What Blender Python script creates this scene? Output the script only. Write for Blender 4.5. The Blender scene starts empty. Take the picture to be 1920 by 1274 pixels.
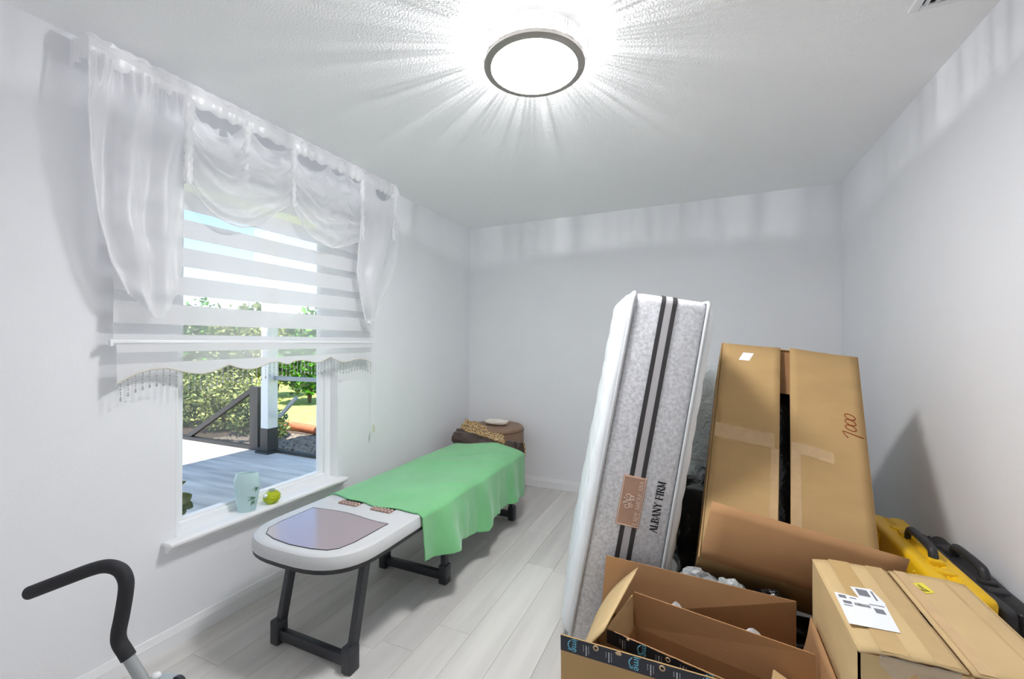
import bpy, bmesh, math, random
from mathutils import Vector as V, Matrix, noise
random.seed(7)
scene = bpy.context.scene
COL = scene.collection

# ------------------------------------------------------------------ camera
YAW, PIT, ROLL, CAMH, FPX = 0.41876, 0.00874, -0.0009, 1.4732, 797.1
fw = V((-math.sin(YAW)*math.cos(PIT), math.cos(YAW)*math.cos(PIT), math.sin(PIT)))
rt0 = V((math.cos(YAW), math.sin(YAW), 0)); up0 = rt0.cross(fw)
rt = rt0*math.cos(ROLL)+up0*math.sin(ROLL); up = up0*math.cos(ROLL)-rt0*math.sin(ROLL)
cd = bpy.data.cameras.new('camera'); cam = bpy.data.objects.new('camera', cd); COL.objects.link(cam)
cd.sensor_width = 36; cd.lens = FPX/1920*36; cd.clip_start = 0.02; cd.clip_end = 300
cam.matrix_world = Matrix(((rt.x, up.x, -fw.x, 0), (rt.y, up.y, -fw.y, 0), (rt.z, up.z, -fw.z, CAMH), (0, 0, 0, 1)))
scene.camera = cam

# ------------------------------------------------------------------ world, sun, exposure
vs = scene.view_settings
vs.view_transform = 'Standard'; vs.look = 'None'; vs.gamma = 1.0; vs.use_curve_mapping = False
vs.exposure = 0.13
cy = scene.cycles; cy.max_bounces = 20; cy.diffuse_bounces = 16; cy.transparent_max_bounces = 20; cy.glossy_bounces = 6; cy.transmission_bounces = 10
SKY_STRENGTH, SUN_STRENGTH = 0.40, 9.5
SUN_DIR = V((-0.26, 0.28, -1.0))           # direction the sunlight travels
LAMP_PANEL, LAMP_RING = 106.0, 108.0
w = bpy.data.worlds.new('sky'); scene.world = w; w.use_nodes = True
nt = w.node_tree; nt.nodes.clear()
sk = nt.nodes.new('ShaderNodeTexSky'); sk.sky_type = 'NISHITA'; sk.sun_disc = False
sk.sun_elevation = math.radians(58); sk.sun_rotation = math.radians(140); sk.air_density = 1.0; sk.dust_density = 0.1; sk.ozone_density = 2.0
bg = nt.nodes.new('ShaderNodeBackground'); bg.inputs['Strength'].default_value = SKY_STRENGTH
wo = nt.nodes.new('ShaderNodeOutputWorld')
nt.links.new(sk.outputs[0], bg.inputs[0]); nt.links.new(bg.outputs[0], wo.inputs[0])
sd = bpy.data.lights.new('sun', 'SUN'); sd.energy = SUN_STRENGTH; sd.angle = math.radians(0.6); sd.color = (1, .96, .9)
so = bpy.data.objects.new('sun', sd); COL.objects.link(so); so.location = (-4, 0, 9)
so.rotation_euler = SUN_DIR.to_track_quat('-Z', 'Y').to_euler()

# ------------------------------------------------------------------ materials
def lin(c):
    return tuple((x/12.92 if x <= .04045 else ((x+.055)/1.055)**2.4) for x in [k/255 for k in c])
def mat(name, rgb, rough=.6, var=0.0, scale=8, stretch=(1, 1, 1), bump=0, bscale=60, bdist=.002, metal=0, spec=.4, trans=0, alpha=1, sheen=0, coat=0, rnd=0, detail=4, coords='Object'):
    """principled material with noise colour variation (var), bump and per-object random brightness (rnd)"""
    m = bpy.data.materials.new(name); m.use_nodes = True
    n = m.node_tree.nodes; L = m.node_tree.links; b = n['Principled BSDF']
    c = lin(rgb)
    b.inputs['Base Color'].default_value = (*c, 1); b.inputs['Roughness'].default_value = rough
    b.inputs['Metallic'].default_value = metal; b.inputs['Specular IOR Level'].default_value = spec
    b.inputs['Transmission Weight'].default_value = trans; b.inputs['Alpha'].default_value = alpha
    b.inputs['Sheen Weight'].default_value = sheen; b.inputs['Coat Weight'].default_value = coat
    tc = n.new('ShaderNodeTexCoord'); mp = n.new('ShaderNodeMapping'); mp.inputs['Scale'].default_value = stretch
    L.new(tc.outputs[coords], mp.inputs[0])
    if var or rnd:
        nz = n.new('ShaderNodeTexNoise'); nz.inputs['Scale'].default_value = scale; nz.inputs['Detail'].default_value = detail
        L.new(mp.outputs[0], nz.inputs['Vector'])
        mr = n.new('ShaderNodeMapRange'); mr.inputs[1].default_value = .3; mr.inputs[2].default_value = .7
        mr.inputs[3].default_value = 1-var; mr.inputs[4].default_value = 1+var
        L.new(nz.outputs[0], mr.inputs[0]); val = mr.outputs[0]
        if rnd:
            oi = n.new('ShaderNodeObjectInfo'); r2 = n.new('ShaderNodeMapRange')
            r2.inputs[3].default_value = 1-rnd; r2.inputs[4].default_value = 1+rnd
            L.new(oi.outputs['Random'], r2.inputs[0])
            mu = n.new('ShaderNodeMath'); mu.operation = 'MULTIPLY'; L.new(val, mu.inputs[0]); L.new(r2.outputs[0], mu.inputs[1]); val = mu.outputs[0]
            cx = n.new('ShaderNodeVectorMath'); cx.operation = 'ADD'
            sc = n.new('ShaderNodeVectorMath'); sc.operation = 'SCALE'; sc.inputs['Scale'].default_value = 37
            cb = n.new('ShaderNodeCombineXYZ')
            for i in range(3): L.new(oi.outputs['Random'], cb.inputs[i])
            L.new(cb.outputs[0], sc.inputs[0]); L.new(mp.outputs[0], cx.inputs[0]); L.new(sc.outputs[0], cx.inputs[1]); L.new(cx.outputs[0], nz.inputs['Vector'])
        vm = n.new('ShaderNodeVectorMath'); vm.operation = 'SCALE'; vm.inputs[0].default_value = c
        L.new(val, vm.inputs['Scale']); L.new(vm.outputs[0], b.inputs['Base Color'])
    if bump:
        nb = n.new('ShaderNodeTexNoise'); nb.inputs['Scale'].default_value = bscale; nb.inputs['Detail'].default_value = 3
        L.new(mp.outputs[0], nb.inputs['Vector'])
        bp = n.new('ShaderNodeBump'); bp.inputs['Strength'].default_value = bump; bp.inputs['Distance'].default_value = bdist
        L.new(nb.outputs[0], bp.inputs['Height']); L.new(bp.outputs[0], b.inputs['Normal'])
    return m
def shader(name, build):
    m = bpy.data.materials.new(name); m.use_nodes = True
    n = m.node_tree.nodes; n.clear(); L = m.node_tree.links
    out = n.new('ShaderNodeOutputMaterial'); L.new(build(n, L), out.inputs[0]); return m
def cloth_sheer(name, rgb, opacity, transl=.5, bump=0.0, lo=None):
    """woven sheer: holes in the weave (transparent) mixed with diffuse and translucent threads"""
    def f(n, L):
        c = (*lin(rgb), 1)
        d = n.new('ShaderNodeBsdfDiffuse'); d.inputs[0].default_value = c
        t = n.new('ShaderNodeBsdfTranslucent'); t.inputs[0].default_value = c
        g = n.new('ShaderNodeBsdfGlossy'); g.inputs[0].default_value = (1, 1, 1, 1); g.inputs['Roughness'].default_value = .35
        m1 = n.new('ShaderNodeMixShader'); m1.inputs[0].default_value = transl; L.new(d.outputs[0], m1.inputs[1]); L.new(t.outputs[0], m1.inputs[2])
        m0 = n.new('ShaderNodeMixShader'); m0.inputs[0].default_value = .06; L.new(m1.outputs[0], m0.inputs[1]); L.new(g.outputs[0], m0.inputs[2])
        tr = n.new('ShaderNodeBsdfTransparent')
        m2 = n.new('ShaderNodeMixShader'); m2.inputs[0].default_value = opacity; L.new(tr.outputs[0], m2.inputs[1]); L.new(m0.outputs[0], m2.inputs[2])
        if lo is not None:   # sheer looks denser at grazing angles, as crossed threads do
            lw = n.new('ShaderNodeLayerWeight'); lw.inputs[0].default_value = .5
            mr = n.new('ShaderNodeMapRange'); mr.inputs[3].default_value = lo; mr.inputs[4].default_value = opacity
            L.new(lw.outputs['Facing'], mr.inputs[0]); L.new(mr.outputs[0], m2.inputs[0])
        return m2.outputs[0]
    return shader(name, f)

# ------------------------------------------------------------------ mesh helpers
class MB:
    def __init__(s): s.v = []; s.f = []
    def add(s, vs, fs):
        o = len(s.v); s.v += [V(p) for p in vs]; s.f += [tuple(i+o for i in f) for f in fs]; return s
    def box(s, lo, hi, M=None):
        x0, y0, z0 = lo; x1, y1, z1 = hi
        p = [V(q) for q in ((x0,y0,z0),(x1,y0,z0),(x1,y1,z0),(x0,y1,z0),(x0,y0,z1),(x1,y0,z1),(x1,y1,z1),(x0,y1,z1))]
        if M: p = [M @ q for q in p]
        return s.add(p, [(0,3,2,1),(4,5,6,7),(0,1,5,4),(1,2,6,5),(2,3,7,6),(3,0,4,7)])
    def panel(s, p0, p1, p2, p3, th):
        """a board with corners p0..p3, thickness th along its normal"""
        p = [V(q) for q in (p0, p1, p2, p3)]; n = (p[1]-p[0]).cross(p[3]-p[0]).normalized()*th
        q = p+[a+n for a in p]
        return s.add(q, [(0,3,2,1),(4,5,6,7),(0,1,5,4),(1,2,6,5),(2,3,7,6),(3,0,4,7)])
    def tube(s, pts, r, seg=10, caps=True, flat=1.0):
        pts = [V(p) for p in pts]; n = len(pts); rs = r if isinstance(r, (list, tuple)) else [r]*n
        T = []
        for i in range(n):
            a = pts[max(i-1, 0)]; b = pts[min(i+1, n-1)]; T.append((b-a).normalized())
        u = T[0].orthogonal().normalized(); vs = []
        for i in range(n):
            u = (u-T[i]*u.dot(T[i])).normalized(); w_ = T[i].cross(u)
            for k in range(seg):
                a = 2*math.pi*k/seg; vs.append(pts[i]+(u*math.cos(a)+w_*math.sin(a)*flat)*rs[i])
        fs = [(i*seg+k, i*seg+(k+1) % seg, (i+1)*seg+(k+1) % seg, (i+1)*seg+k) for i in range(n-1) for k in range(seg)]
        if caps: fs += [tuple(range(seg-1, -1, -1)), tuple((n-1)*seg+k for k in range(seg))]
        return s.add(vs, fs)
    def lathe(s, prof, c, seg=32, M=None, sx=1, sy=1):
        c = V(c); vs = []
        for r, z in prof:
            for k in range(seg):
                a = 2*math.pi*k/seg; vs.append(c+V((r*math.cos(a)*sx, r*math.sin(a)*sy, z)))
        if M: vs = [M @ q for q in vs]
        n = len(prof); fs = [(i*seg+k, i*seg+(k+1) % seg, (i+1)*seg+(k+1) % seg, (i+1)*seg+k) for i in range(n-1) for k in range(seg)]
        if prof[0][0] > 1e-6: fs.append(tuple(range(seg-1, -1, -1)))
        if prof[-1][0] > 1e-6: fs.append(tuple((n-1)*seg+k for k in range(seg)))
        return s.add(vs, fs)
    def grid(s, fn, nu, nv):
        vs = [fn(i/nu, j/nv) for j in range(nv+1) for i in range(nu+1)]
        return s.add(vs, [(j*(nu+1)+i, j*(nu+1)+i+1, (j+1)*(nu+1)+i+1, (j+1)*(nu+1)+i) for j in range(nv) for i in range(nu)])
    def rbox(s, lo, hi, r, seg=3, M=None):
        """box with rounded edges"""
        bm = bmesh.new(); t = MB().box(lo, hi); bv = [bm.verts.new(p) for p in t.v]
        for f in t.f: bm.faces.new([bv[i] for i in f])
        bmesh.ops.bevel(bm, geom=bm.edges[:], offset=r, segments=seg, profile=.5, affect='EDGES')
        bm.verts.index_update()
        vs = [(M @ v.co if M else v.co.copy()) for v in bm.verts]; fs = [tuple(v.index for v in f.verts) for f in bm.faces]
        bm.free(); return s.add(vs, fs)
    def prism(s, pts, z0, z1):
        n = len(pts)
        return s.add([(x, y, z0) for x, y in pts]+[(x, y, z1) for x, y in pts],
                     [tuple(range(n-1, -1, -1)), tuple(range(n, 2*n))]+[(i, (i+1) % n, n+(i+1) % n, n+i) for i in range(n)])
    def blob(s, c, rad, sub=4, amp=.15, freq=3.0, seed=0, sharp=False, box=0.0, M=None):
        """crumpled closed bag: sphere pushed towards a box, wrinkled with noise"""
        bm = bmesh.new(); bmesh.ops.create_icosphere(bm, subdivisions=sub, radius=1)
        c = V(c); rad = V(rad); vs = []
        for v in bm.verts:
            p = v.co.normalized()
            if box: m = max(abs(p.x), abs(p.y), abs(p.z)); p = p*(1-box)+p/m*box
            q = p*freq+V((seed*7.3, seed*3.1, seed*1.7))
            d = noise.turbulence(q, 4, sharp)*2-1 if sharp else noise.noise(q)+.5*noise.noise(q*2.3)+.25*noise.noise(q*5)
            p = p*(1+amp*d); p = V((p.x*rad.x, p.y*rad.y, p.z*rad.z))+c
            vs.append(M @ p if M else p)
        bm.verts.index_update(); fs = [tuple(v.index for v in f.verts) for f in bm.faces]; bm.free()
        return s.add(vs, fs)
def mesh_of(name, mb, smooth):
    me = bpy.data.meshes.new(name); me.from_pydata([tuple(p) for p in mb.v], [], mb.f); me.validate(); me.update()
    bm = bmesh.new(); bm.from_mesh(me); bmesh.ops.recalc_face_normals(bm, faces=bm.faces[:]); bm.to_mesh(me); bm.free()
    if smooth is not None and smooth is not False:
        me.polygons.foreach_set('use_smooth', [True]*len(me.polygons))
        if smooth is not True: me.set_sharp_from_angle(angle=math.radians(smooth))
    return me
def obj(name, mb, m, parent=None, smooth=30):
    """link a mesh given in world coordinates as ONE object (origin moved to its base centre)"""
    me = mb if isinstance(mb, bpy.types.Mesh) else mesh_of(name, mb, smooth)
    o = bpy.data.objects.new(name, me); COL.objects.link(o)
    co = [v.co for v in me.vertices]
    c = V(((min(p.x for p in co)+max(p.x for p in co))/2, (min(p.y for p in co)+max(p.y for p in co))/2, min(p.z for p in co)))
    me.transform(Matrix.Translation(-c)); o.location = c
    if not me.materials: me.materials.append(m)
    if parent:
        o.parent = parent; o.location = c-ORG[parent.name]
    ORG[o.name] = c
    return o
ORG = {}
def thing(name, label, cat, loc, group=None):
    o = bpy.data.objects.new(name, None); COL.objects.link(o); o.location = loc; o.empty_display_size = .1
    ORG[o.name] = V(loc); return tag(o, label, cat, group)
def tag(o, label, cat, group=None):
    o['label'] = label; o['category'] = cat
    if group: o['group'] = group
    return o
def struct(name, mb, m, parent=None, smooth=30):
    o = obj(name, mb, m, parent, smooth)
    if not parent: o['kind'] = 'structure'
    return o
def clone(o, loc_world, parent=None, rot=None):
    c = o.copy(); COL.objects.link(c); c.parent = parent
    c.location = V(loc_world)-(ORG[parent.name] if parent else V((0, 0, 0)))
    if rot: c.rotation_euler = rot
    ORG[c.name] = V(loc_world); return c
def solid(o, t, off=0):
    md = o.modifiers.new('thickness', 'SOLIDIFY'); md.thickness = t; md.offset = off; return o
def sstep(a, b, x):
    t = min(1, max(0, (x-a)/(b-a))); return t*t*(3-2*t)
def interp(pts, t):
    for (a, p), (b, q) in zip(pts, pts[1:]):
        if t <= b: return p+(q-p)*((t-a)/(b-a))
    return pts[-1][1]
def frame(o, x, y):
    """matrix with origin o, x axis x, y axis y (orthogonalised), z = x cross y"""
    x = V(x).normalized(); y = V(y); z = x.cross(y).normalized(); y = z.cross(x); o = V(o)
    return Matrix(((x.x, y.x, z.x, o.x), (x.y, y.y, z.y, o.y), (x.z, y.z, z.z, o.z), (0, 0, 0, 1)))
def text_mb(s, size, M, th=.0006, align='LEFT'):
    """flat lettering as mesh, laid in the xy plane of M"""
    cu = bpy.data.curves.new('lettering', 'FONT'); cu.body = s; cu.size = size; cu.extrude = th; cu.align_x = align
    o = bpy.data.objects.new('lettering_tmp', cu); COL.objects.link(o)
    dg = bpy.context.evaluated_depsgraph_get(); me = bpy.data.meshes.new_from_object(o.evaluated_get(dg))
    mb = MB().add([M @ v.co for v in me.vertices], [tuple(p.vertices) for p in me.polygons])
    bpy.data.objects.remove(o); bpy.data.curves.remove(cu); bpy.data.meshes.remove(me); return mb
# serif capitals as strokes on a 0..w x 0..1 box: (width, thick strokes, thin strokes, serif points)
SERIF = {
 'A': (.86, [((.43,1),(.76,0))], [((.43,1),(.12,0)), ((.22,.35),(.64,.35))], [(.12,0),(.76,0)]),
 'L': (.74, [((.18,0),(.18,1))], [((.18,.03),(.66,.03)), ((.66,0),(.66,.25))], [(.18,0),(.18,1)]),
 'B': (.76, [((.18,0),(.18,1)), ((.62,.85),(.62,.65)), ((.68,.38),(.68,.16))], [((.18,.97),(.5,.97)), ((.5,.97),(.62,.85)), ((.62,.65),(.5,.53)), ((.18,.53),(.52,.53)), ((.52,.53),(.68,.38)), ((.68,.16),(.52,.03)), ((.18,.03),(.52,.03))], [(.1,0),(.1,1)]),
 'N': (.9, [((.16,1),(.76,0))], [((.16,0),(.16,1)), ((.76,0),(.76,1))], [(.16,0),(.12,1),(.76,1)]),
 'Y': (.84, [((.42,.48),(.42,0)), ((.12,1),(.42,.48))], [((.72,1),(.42,.48))], [(.12,1),(.72,1),(.42,0)]),
 'F': (.72, [((.18,0),(.18,1))], [((.18,.97),(.64,.97)), ((.64,.97),(.64,.76)), ((.18,.53),(.5,.53)), ((.5,.43),(.5,.63))], [(.18,0),(.1,1)]),
 'I': (.42, [((.2,0),(.2,1))], [], [(.2,0),(.2,1)]),
 'R': (.86, [((.18,0),(.18,1)), ((.64,.85),(.64,.65)), ((.46,.53),(.76,0))], [((.18,.97),(.52,.97)), ((.52,.97),(.64,.85)), ((.64,.65),(.5,.53)), ((.18,.53),(.5,.53))], [(.18,0),(.1,1),(.78,0)]),
 'M': (1.04, [((.16,1),(.5,.1)), ((.86,0),(.86,1))], [((.16,0),(.16,1)), ((.5,.1),(.86,1))], [(.16,0),(.86,0),(.14,1),(.88,1)]),
 'D': (.86, [((.18,0),(.18,1)), ((.74,.72),(.74,.28))], [((.18,.97),(.5,.97)), ((.5,.97),(.74,.72)), ((.74,.28),(.5,.03)), ((.18,.03),(.5,.03))], [(.1,0),(.1,1)]),
 'E': (.74, [((.18,0),(.18,1))], [((.18,.97),(.62,.97)), ((.62,.97),(.62,.78)), ((.18,.53),(.5,.53)), ((.18,.03),(.66,.03)), ((.66,.03),(.66,.24))], [(.1,0),(.1,1)]),
 'C': (.8, [((.14,.68),(.14,.32))], [((.14,.68),(.34,.96)), ((.34,.96),(.58,.96)), ((.58,.96),(.7,.78)), ((.14,.32),(.34,.04)), ((.34,.04),(.58,.04)), ((.58,.04),(.7,.2))], []),
 ' ': (.45, [], [], [])}
def serif_mb(s, h, length, M, th=.0008, wt=.15, ws=.06):
    tot = sum(SERIF[c][0] for c in s); kx = length/tot; mb = MB(); x = 0
    def bar(a, b, wd):
        a = V((a[0], a[1]*h, 0)); b = V((b[0], b[1]*h, 0)); d = (b-a).normalized(); p = V((-d.y, d.x, 0))*wd*h/2
        lo = [a+p, a-p, b-p, b+p]
        mb.add([M @ q for q in lo]+[M @ (q+V((0, 0, th))) for q in lo], [(0,3,2,1),(4,5,6,7),(0,1,5,4),(1,2,6,5),(2,3,7,6),(3,0,4,7)])
    for ch in s:
        wd, thick, thin, ser = SERIF[ch]
        for a, b in thick: bar((x+a[0]*kx, a[1]), (x+b[0]*kx, b[1]), wt)
        for a, b in thin: bar((x+a[0]*kx, a[1]), (x+b[0]*kx, b[1]), ws)
        for px, py in ser: bar((x+(px-.13)*kx, abs(py-.02)), (x+(px+.13)*kx, abs(py-.02)), ws)
        x += wd*kx
    return mb
# ================================================================== SETTING
XL, XR, YB, YF, H = -2.35, 1.015, 4.12, -.75, 2.74
M_wall = mat('wall_paint', (234, 235, 238), .85, var=.012, scale=3, bump=.35, bscale=90, bdist=.0015, spec=.15)
M_ceil = mat('ceiling_texture', (249, 249, 250), .9, bump=1.0, bscale=110, bdist=.003, spec=.1)
M_trim = mat('white_trim_paint', (236, 237, 238), .45, var=.01, scale=5, spec=.35)
M_vinyl = mat('white_vinyl', (238, 240, 242), .35, spec=.4)
M_joint = mat('floor_joint', (176, 173, 169), .8)
M_plank = mat('pale_oak_vinyl_plank', (205, 202, 198), .45, var=.10, scale=2.6, stretch=(4.2, .35, 1), rnd=.07, spec=.35, bump=.05, bscale=30)
M_glass = shader('window_glass', lambda n, L: (lambda tr, gl, mx, lw: (
    setattr(gl.inputs['Roughness'], 'default_value', 0.0), setattr(lw.inputs[0], 'default_value', .12),
    L.new(lw.outputs['Fresnel'], mx.inputs[0]), L.new(tr.outputs[0], mx.inputs[1]), L.new(gl.outputs[0], mx.inputs[2]), mx.outputs[0])[-1])(
    n.new('ShaderNodeBsdfTransparent'), n.new('ShaderNodeBsdfGlossy'), n.new('ShaderNodeMixShader'), n.new('ShaderNodeLayerWeight')))

T = .14
WY0, WY1, WZ0, WZ1 = 1.235, 2.252, .51, 2.40       # window opening in the left wall
wl = MB()
wl.box((XL-T, YF-T, 0), (XL, WY0, H)).box((XL-T, WY1, 0), (XL, YB+T, H)).box((XL-T, WY0, 0), (XL, WY1, WZ0)).box((XL-T, WY0, WZ1), (XL, WY1, H))
struct('wall_left', wl, M_wall)
struct('wall_back', MB().box((XL, YB, 0), (XR, YB+T, H)), M_wall)
struct('wall_right', MB().box((XR, YF-T, 0), (XR+T, YB+T, H)), M_wall)
struct('wall_front', MB().box((XL, YF-T, 0), (XR, YF, H)), M_wall)
struct('ceiling', MB().box((XL-T, YF-T, H), (XR+T, YB+T, H+.12)), M_ceil)
floor = struct('floor', MB().box((XL-T, YF-T, -.10), (XR+T, YB+T, -.0035)), M_joint)
# floor planks, running from the camera to the back wall
PW, PL = .19, 1.22
pm = mesh_of('plank', MB().rbox((-PW/2+.0005, -PL/2+.0005, 0), (PW/2-.0005, PL/2-.0005, .0035), .0008, 1), False)
pm.materials.append(M_plank)
rr = random.Random(3); x = -.978-PW*8
plank0 = None
while x < XR+PW:
    y = YF-rr.random()*PL
    if abs(x+.978) < .02: y = 2.655-4*PL
    while y < YB:
        c = V((x, y+PL/2, -.0035))
        if x-PW/2 < XR and x+PW/2 > XL:
            o = bpy.data.objects.new('plank', pm); COL.objects.link(o); o.parent = floor; o.location = c-ORG['floor']
        y += PL
    x += PW
# baseboards with a stepped top
def baseboard(name, a, b, inward):
    a = V(a); b = V(b); n = V(inward); prof = [(0, 0), (.014, 0), (.014, .066), (.0115, .070), (.0115, .074), (.009, .078), (.0085, .090), (.005, .098), (0, .098)]
    vs = [p+n*t+V((0, 0, z)) for p in (a, b) for t, z in prof]; k = len(prof)
    struct(name, MB().add(vs, [(i, (i+1) % k, k+(i+1) % k, k+i) for i in range(k)]+[tuple(range(k)), tuple(range(2*k-1, k-1, -1))]), M_trim)
baseboard('baseboard_left', (XL, YF, 0), (XL, YB, 0), (1, 0, 0))
baseboard('baseboard_back', (XL, YB, 0), (XR, YB, 0), (0, -1, 0))
baseboard('baseboard_right', (XR, YF, 0), (XR, YB, 0), (-1, 0, 0))

# window
win = bpy.data.objects.new('window_1', None); COL.objects.link(win); win.location = (XL, (WY0+WY1)/2, WZ0); ORG['window_1'] = V(win.location); win['kind'] = 'structure'
GX = XL-.115
fr = MB()
for (y0, y1, z0, z1) in ((WY0, WY0+.052, WZ0, WZ1), (WY1-.052, WY1, WZ0, WZ1), (WY0+.052, WY1-.052, WZ0, WZ0+.055), (WY0+.052, WY1-.052, WZ1-.05, WZ1)):
    fr.rbox((GX-.03, y0, z0), (GX+.045, y1, z1), .004, 1)
obj('window_frame', fr, M_vinyl, win)
sa = MB()
for (y0, y1, z0, z1) in ((WY0+.05, WY0+.078, WZ0+.053, WZ1-.05), (WY1-.078, WY1-.05, WZ0+.053, WZ1-.05), (WY0+.078, WY1-.078, WZ0+.053, WZ0+.068), (WY0+.078, WY1-.078, WZ1-.08, WZ1-.05), (WY0+.078, WY1-.078, 1.46, 1.50)):
    sa.rbox((GX-.012, y0, z0), (GX+.028, y1, z1), .003, 1)
obj('window_sash', sa, M_vinyl, win)
obj('window_pane', MB().box((GX-.003, WY0+.076, WZ0+.066), (GX+.001, WY1-.076, 1.462)), M_glass, win)
obj('window_pane', MB().box((GX-.003, WY0+.076, 1.498), (GX+.001, WY1-.076, WZ1-.078)), M_glass, win)
SZ = .53
obj('window_sill', MB().rbox((GX+.04, WY0+.002, SZ-.022), (XL+.012, WY1-.002, SZ), .002, 1).rbox((XL+.003, WY0-.06, SZ-.024), (XL+.075, WY1+.03, SZ), .008, 3), M_trim, win)
ap = MB()
prof = [(0, SZ-.024), (.052, SZ-.024), (.05, SZ-.038), (.034, SZ-.046), (.026, SZ-.058), (.022, SZ-.062), (0, SZ-.062)]
k = len(prof); vs_ = [V((XL+t, y, z)) for y in (WY0-.045, WY1+.015) for t, z in prof]
ap.add(vs_, [(i, (i+1) % k, k+(i+1) % k, k+i) for i in range(k)]+[tuple(range(k)), tuple(range(2*k-1, k-1, -1))])
obj('window_apron', ap, M_trim, win)
# white liner on the reveal
rv = MB().box((GX+.04, WY1-.006, SZ), (XL+.0015, WY1, WZ1)).box((GX+.04, WY0, SZ), (XL+.0015, WY0+.006, WZ1)).box((GX+.04, WY0, WZ1-.006), (XL+.0015, WY1, WZ1))
obj('window_reveal', rv, M_trim, win)

# ------------------------------------------------------------------ outside: covered porch, screen cage, garden
PZ = -.03
M_patio = mat('porch_plank_tile', (206, 199, 190), .5, var=.32, scale=1.9, stretch=(.5, 4.5, 1), detail=8)
M_lawn = mat('lawn', (172, 184, 104), .9, var=.22, scale=6, bump=.6, bscale=120, bdist=.02)
M_soil = mat('mulch_soil', (92, 80, 70), .95, var=.35, scale=24, bump=.8, bscale=50, bdist=.02)
M_bronze = mat('dark_bronze_aluminium', (48, 48, 50), .45, var=.05, scale=9)
M_white_ext = mat('white_stucco', (226, 226, 224), .8, var=.03, scale=20, bump=.3, bscale=60)
M_terra = mat('terracotta', (196, 120, 86), .8, var=.12, scale=14)
struct('porch_floor', MB().box((-13, -6, PZ-.15), (XL-T-.001, 4.10, PZ)), M_patio)
struct('garden_lawn', MB().box((-60, 4.16, PZ-.3), (12, 60, PZ-.02)), M_lawn)
struct('porch_roof', MB().box((-5.02, -6, 3.0), (XL-T-.001, 4.3, 3.2)), M_white_ext)
struct('house_wall_outside', MB().box((XL-T-.002-.03, -6, PZ), (XL-T-.002, WY0-.01, 3.0)).box((XL-T-.032, WY1+.01, PZ), (XL-T-.002, 4.3, 3.0)), M_white_ext)
struct('mulch_bed', MB().box((-14, 4.16, PZ-.1), (-2.5, 5.15, PZ+.0)), M_soil)
# kerb under the screen wall
tag(obj('screen_kerb', MB().rbox((-13, 4.0, PZ), (-5.6, 4.09, PZ+.05), .006, 1).rbox((-5.4, 4.03, PZ), (-2.5, 4.09, PZ+.04), .006, 1), M_bronze), 'low dark kerb rail along the edge of the porch floor', 'rail')
pc = thing('porch_column', 'white square porch column, dark at the bottom, outside the window', 'column', (-5.47, 4.02, PZ))
obj('shaft', MB().rbox((-5.545, 3.945, PZ+.33), (-5.395, 4.095, 3.0), .006, 1), M_white_ext, pc)
obj('lower_section', MB().rbox((-5.55, 3.94, PZ), (-5.39, 4.1, PZ+.34), .006, 1).rbox((-5.6, 3.9, PZ), (-5.34, 4.1, PZ+.03), .004, 1), M_bronze, pc)  # lowest stretch of the column, drawn dark
cg = thing('screen_cage', 'screen frame with a dark upright and diagonal bars beyond the porch column', 'screen frame', (-6.6, 4.06, PZ))
obj('post', MB().rbox((-5.86, 4.0, PZ+.04), (-5.68, 4.08, .86), .004, 1), M_bronze, cg)  # short upright drawn dark, ends well below the roof
M_alu = mat('grey_aluminium', (150, 156, 160), .5, var=.05, scale=9)
obj('post', MB().rbox((-8.9, 4.02, PZ+.04), (-8.84, 4.07, 4.2), .004, 1), M_alu, cg)
obj('rail', MB().rbox((-5.39, 4.03, .965), (-2.6, 4.08, 1.02), .004, 1), M_alu, cg)
obj('diagonal_bar', MB().tube([(-7.35, 4.05, PZ+.05), (-5.84, 4.05, .82)], .045, 4), M_bronze, cg)  # dark diagonal bar rising to the short upright
obj('diagonal_bar', MB().tube([(-5.33, 4.07, .46), (-5.0, 4.07, .74)], .03, 4), M_alu, cg)
obj('roof_beam', MB().rbox((-9.5, 1.2, 3.9), (-5.7, 1.28, 3.96), .004, 1), M_alu, cg)
obj('roof_beam', MB().tube([(-5.76, -2.0, 3.1), (-9.5, 4.05, 4.3)], .035, 4), M_alu, cg)
obj('screen_mesh', MB().add([(-13, 4.05, PZ+.05), (-5.84, 4.05, PZ+.05), (-5.84, 4.05, 4.2), (-13, 4.05, 4.2)], [(0, 1, 2, 3)]), cloth_sheer('insect_screen', (70, 76, 74), .30, .2), cg, None)

M_leaf = [mat('leaf_dark', (84, 106, 62), .55, var=.3, scale=4), mat('leaf_pale', (190, 196, 120), .55, var=.2, scale=4), mat('leaf_bright', (104, 176, 46), .55, var=.25, scale=4), mat('leaf_olive', (120, 128, 76), .55, var=.25, scale=4)]
M_bark = mat('bark', (96, 80, 66), .9, var=.3, scale=20)
def leaves(n, c, rad, size, seed, shell=.35):
    r = random.Random(seed); mb = MB(); c = V(c)
    for _ in range(n):
        d = V((r.gauss(0, 1), r.gauss(0, 1), r.gauss(0, 1))).normalized(); k = (shell+(1-shell)*r.random())
        k *= 1+.25*noise.noise(d*2+V((seed, 0, 0)))
        p = c+V((d.x*rad[0]*k, d.y*rad[1]*k, d.z*rad[2]*k))
        a = V((r.gauss(0, 1), r.gauss(0, 1), r.gauss(0, .6))).normalized(); b = a.cross(V((r.gauss(0, 1), r.gauss(0, 1), r.gauss(0, 1)))).normalized()
        s = size*(.6+.8*r.random())
        mb.add([p, p+a*s*.5+b*s*.28, p+a*s, p+a*s*.5-b*s*.28], [(0, 1, 2), (0, 2, 3)])
    return mb
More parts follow.
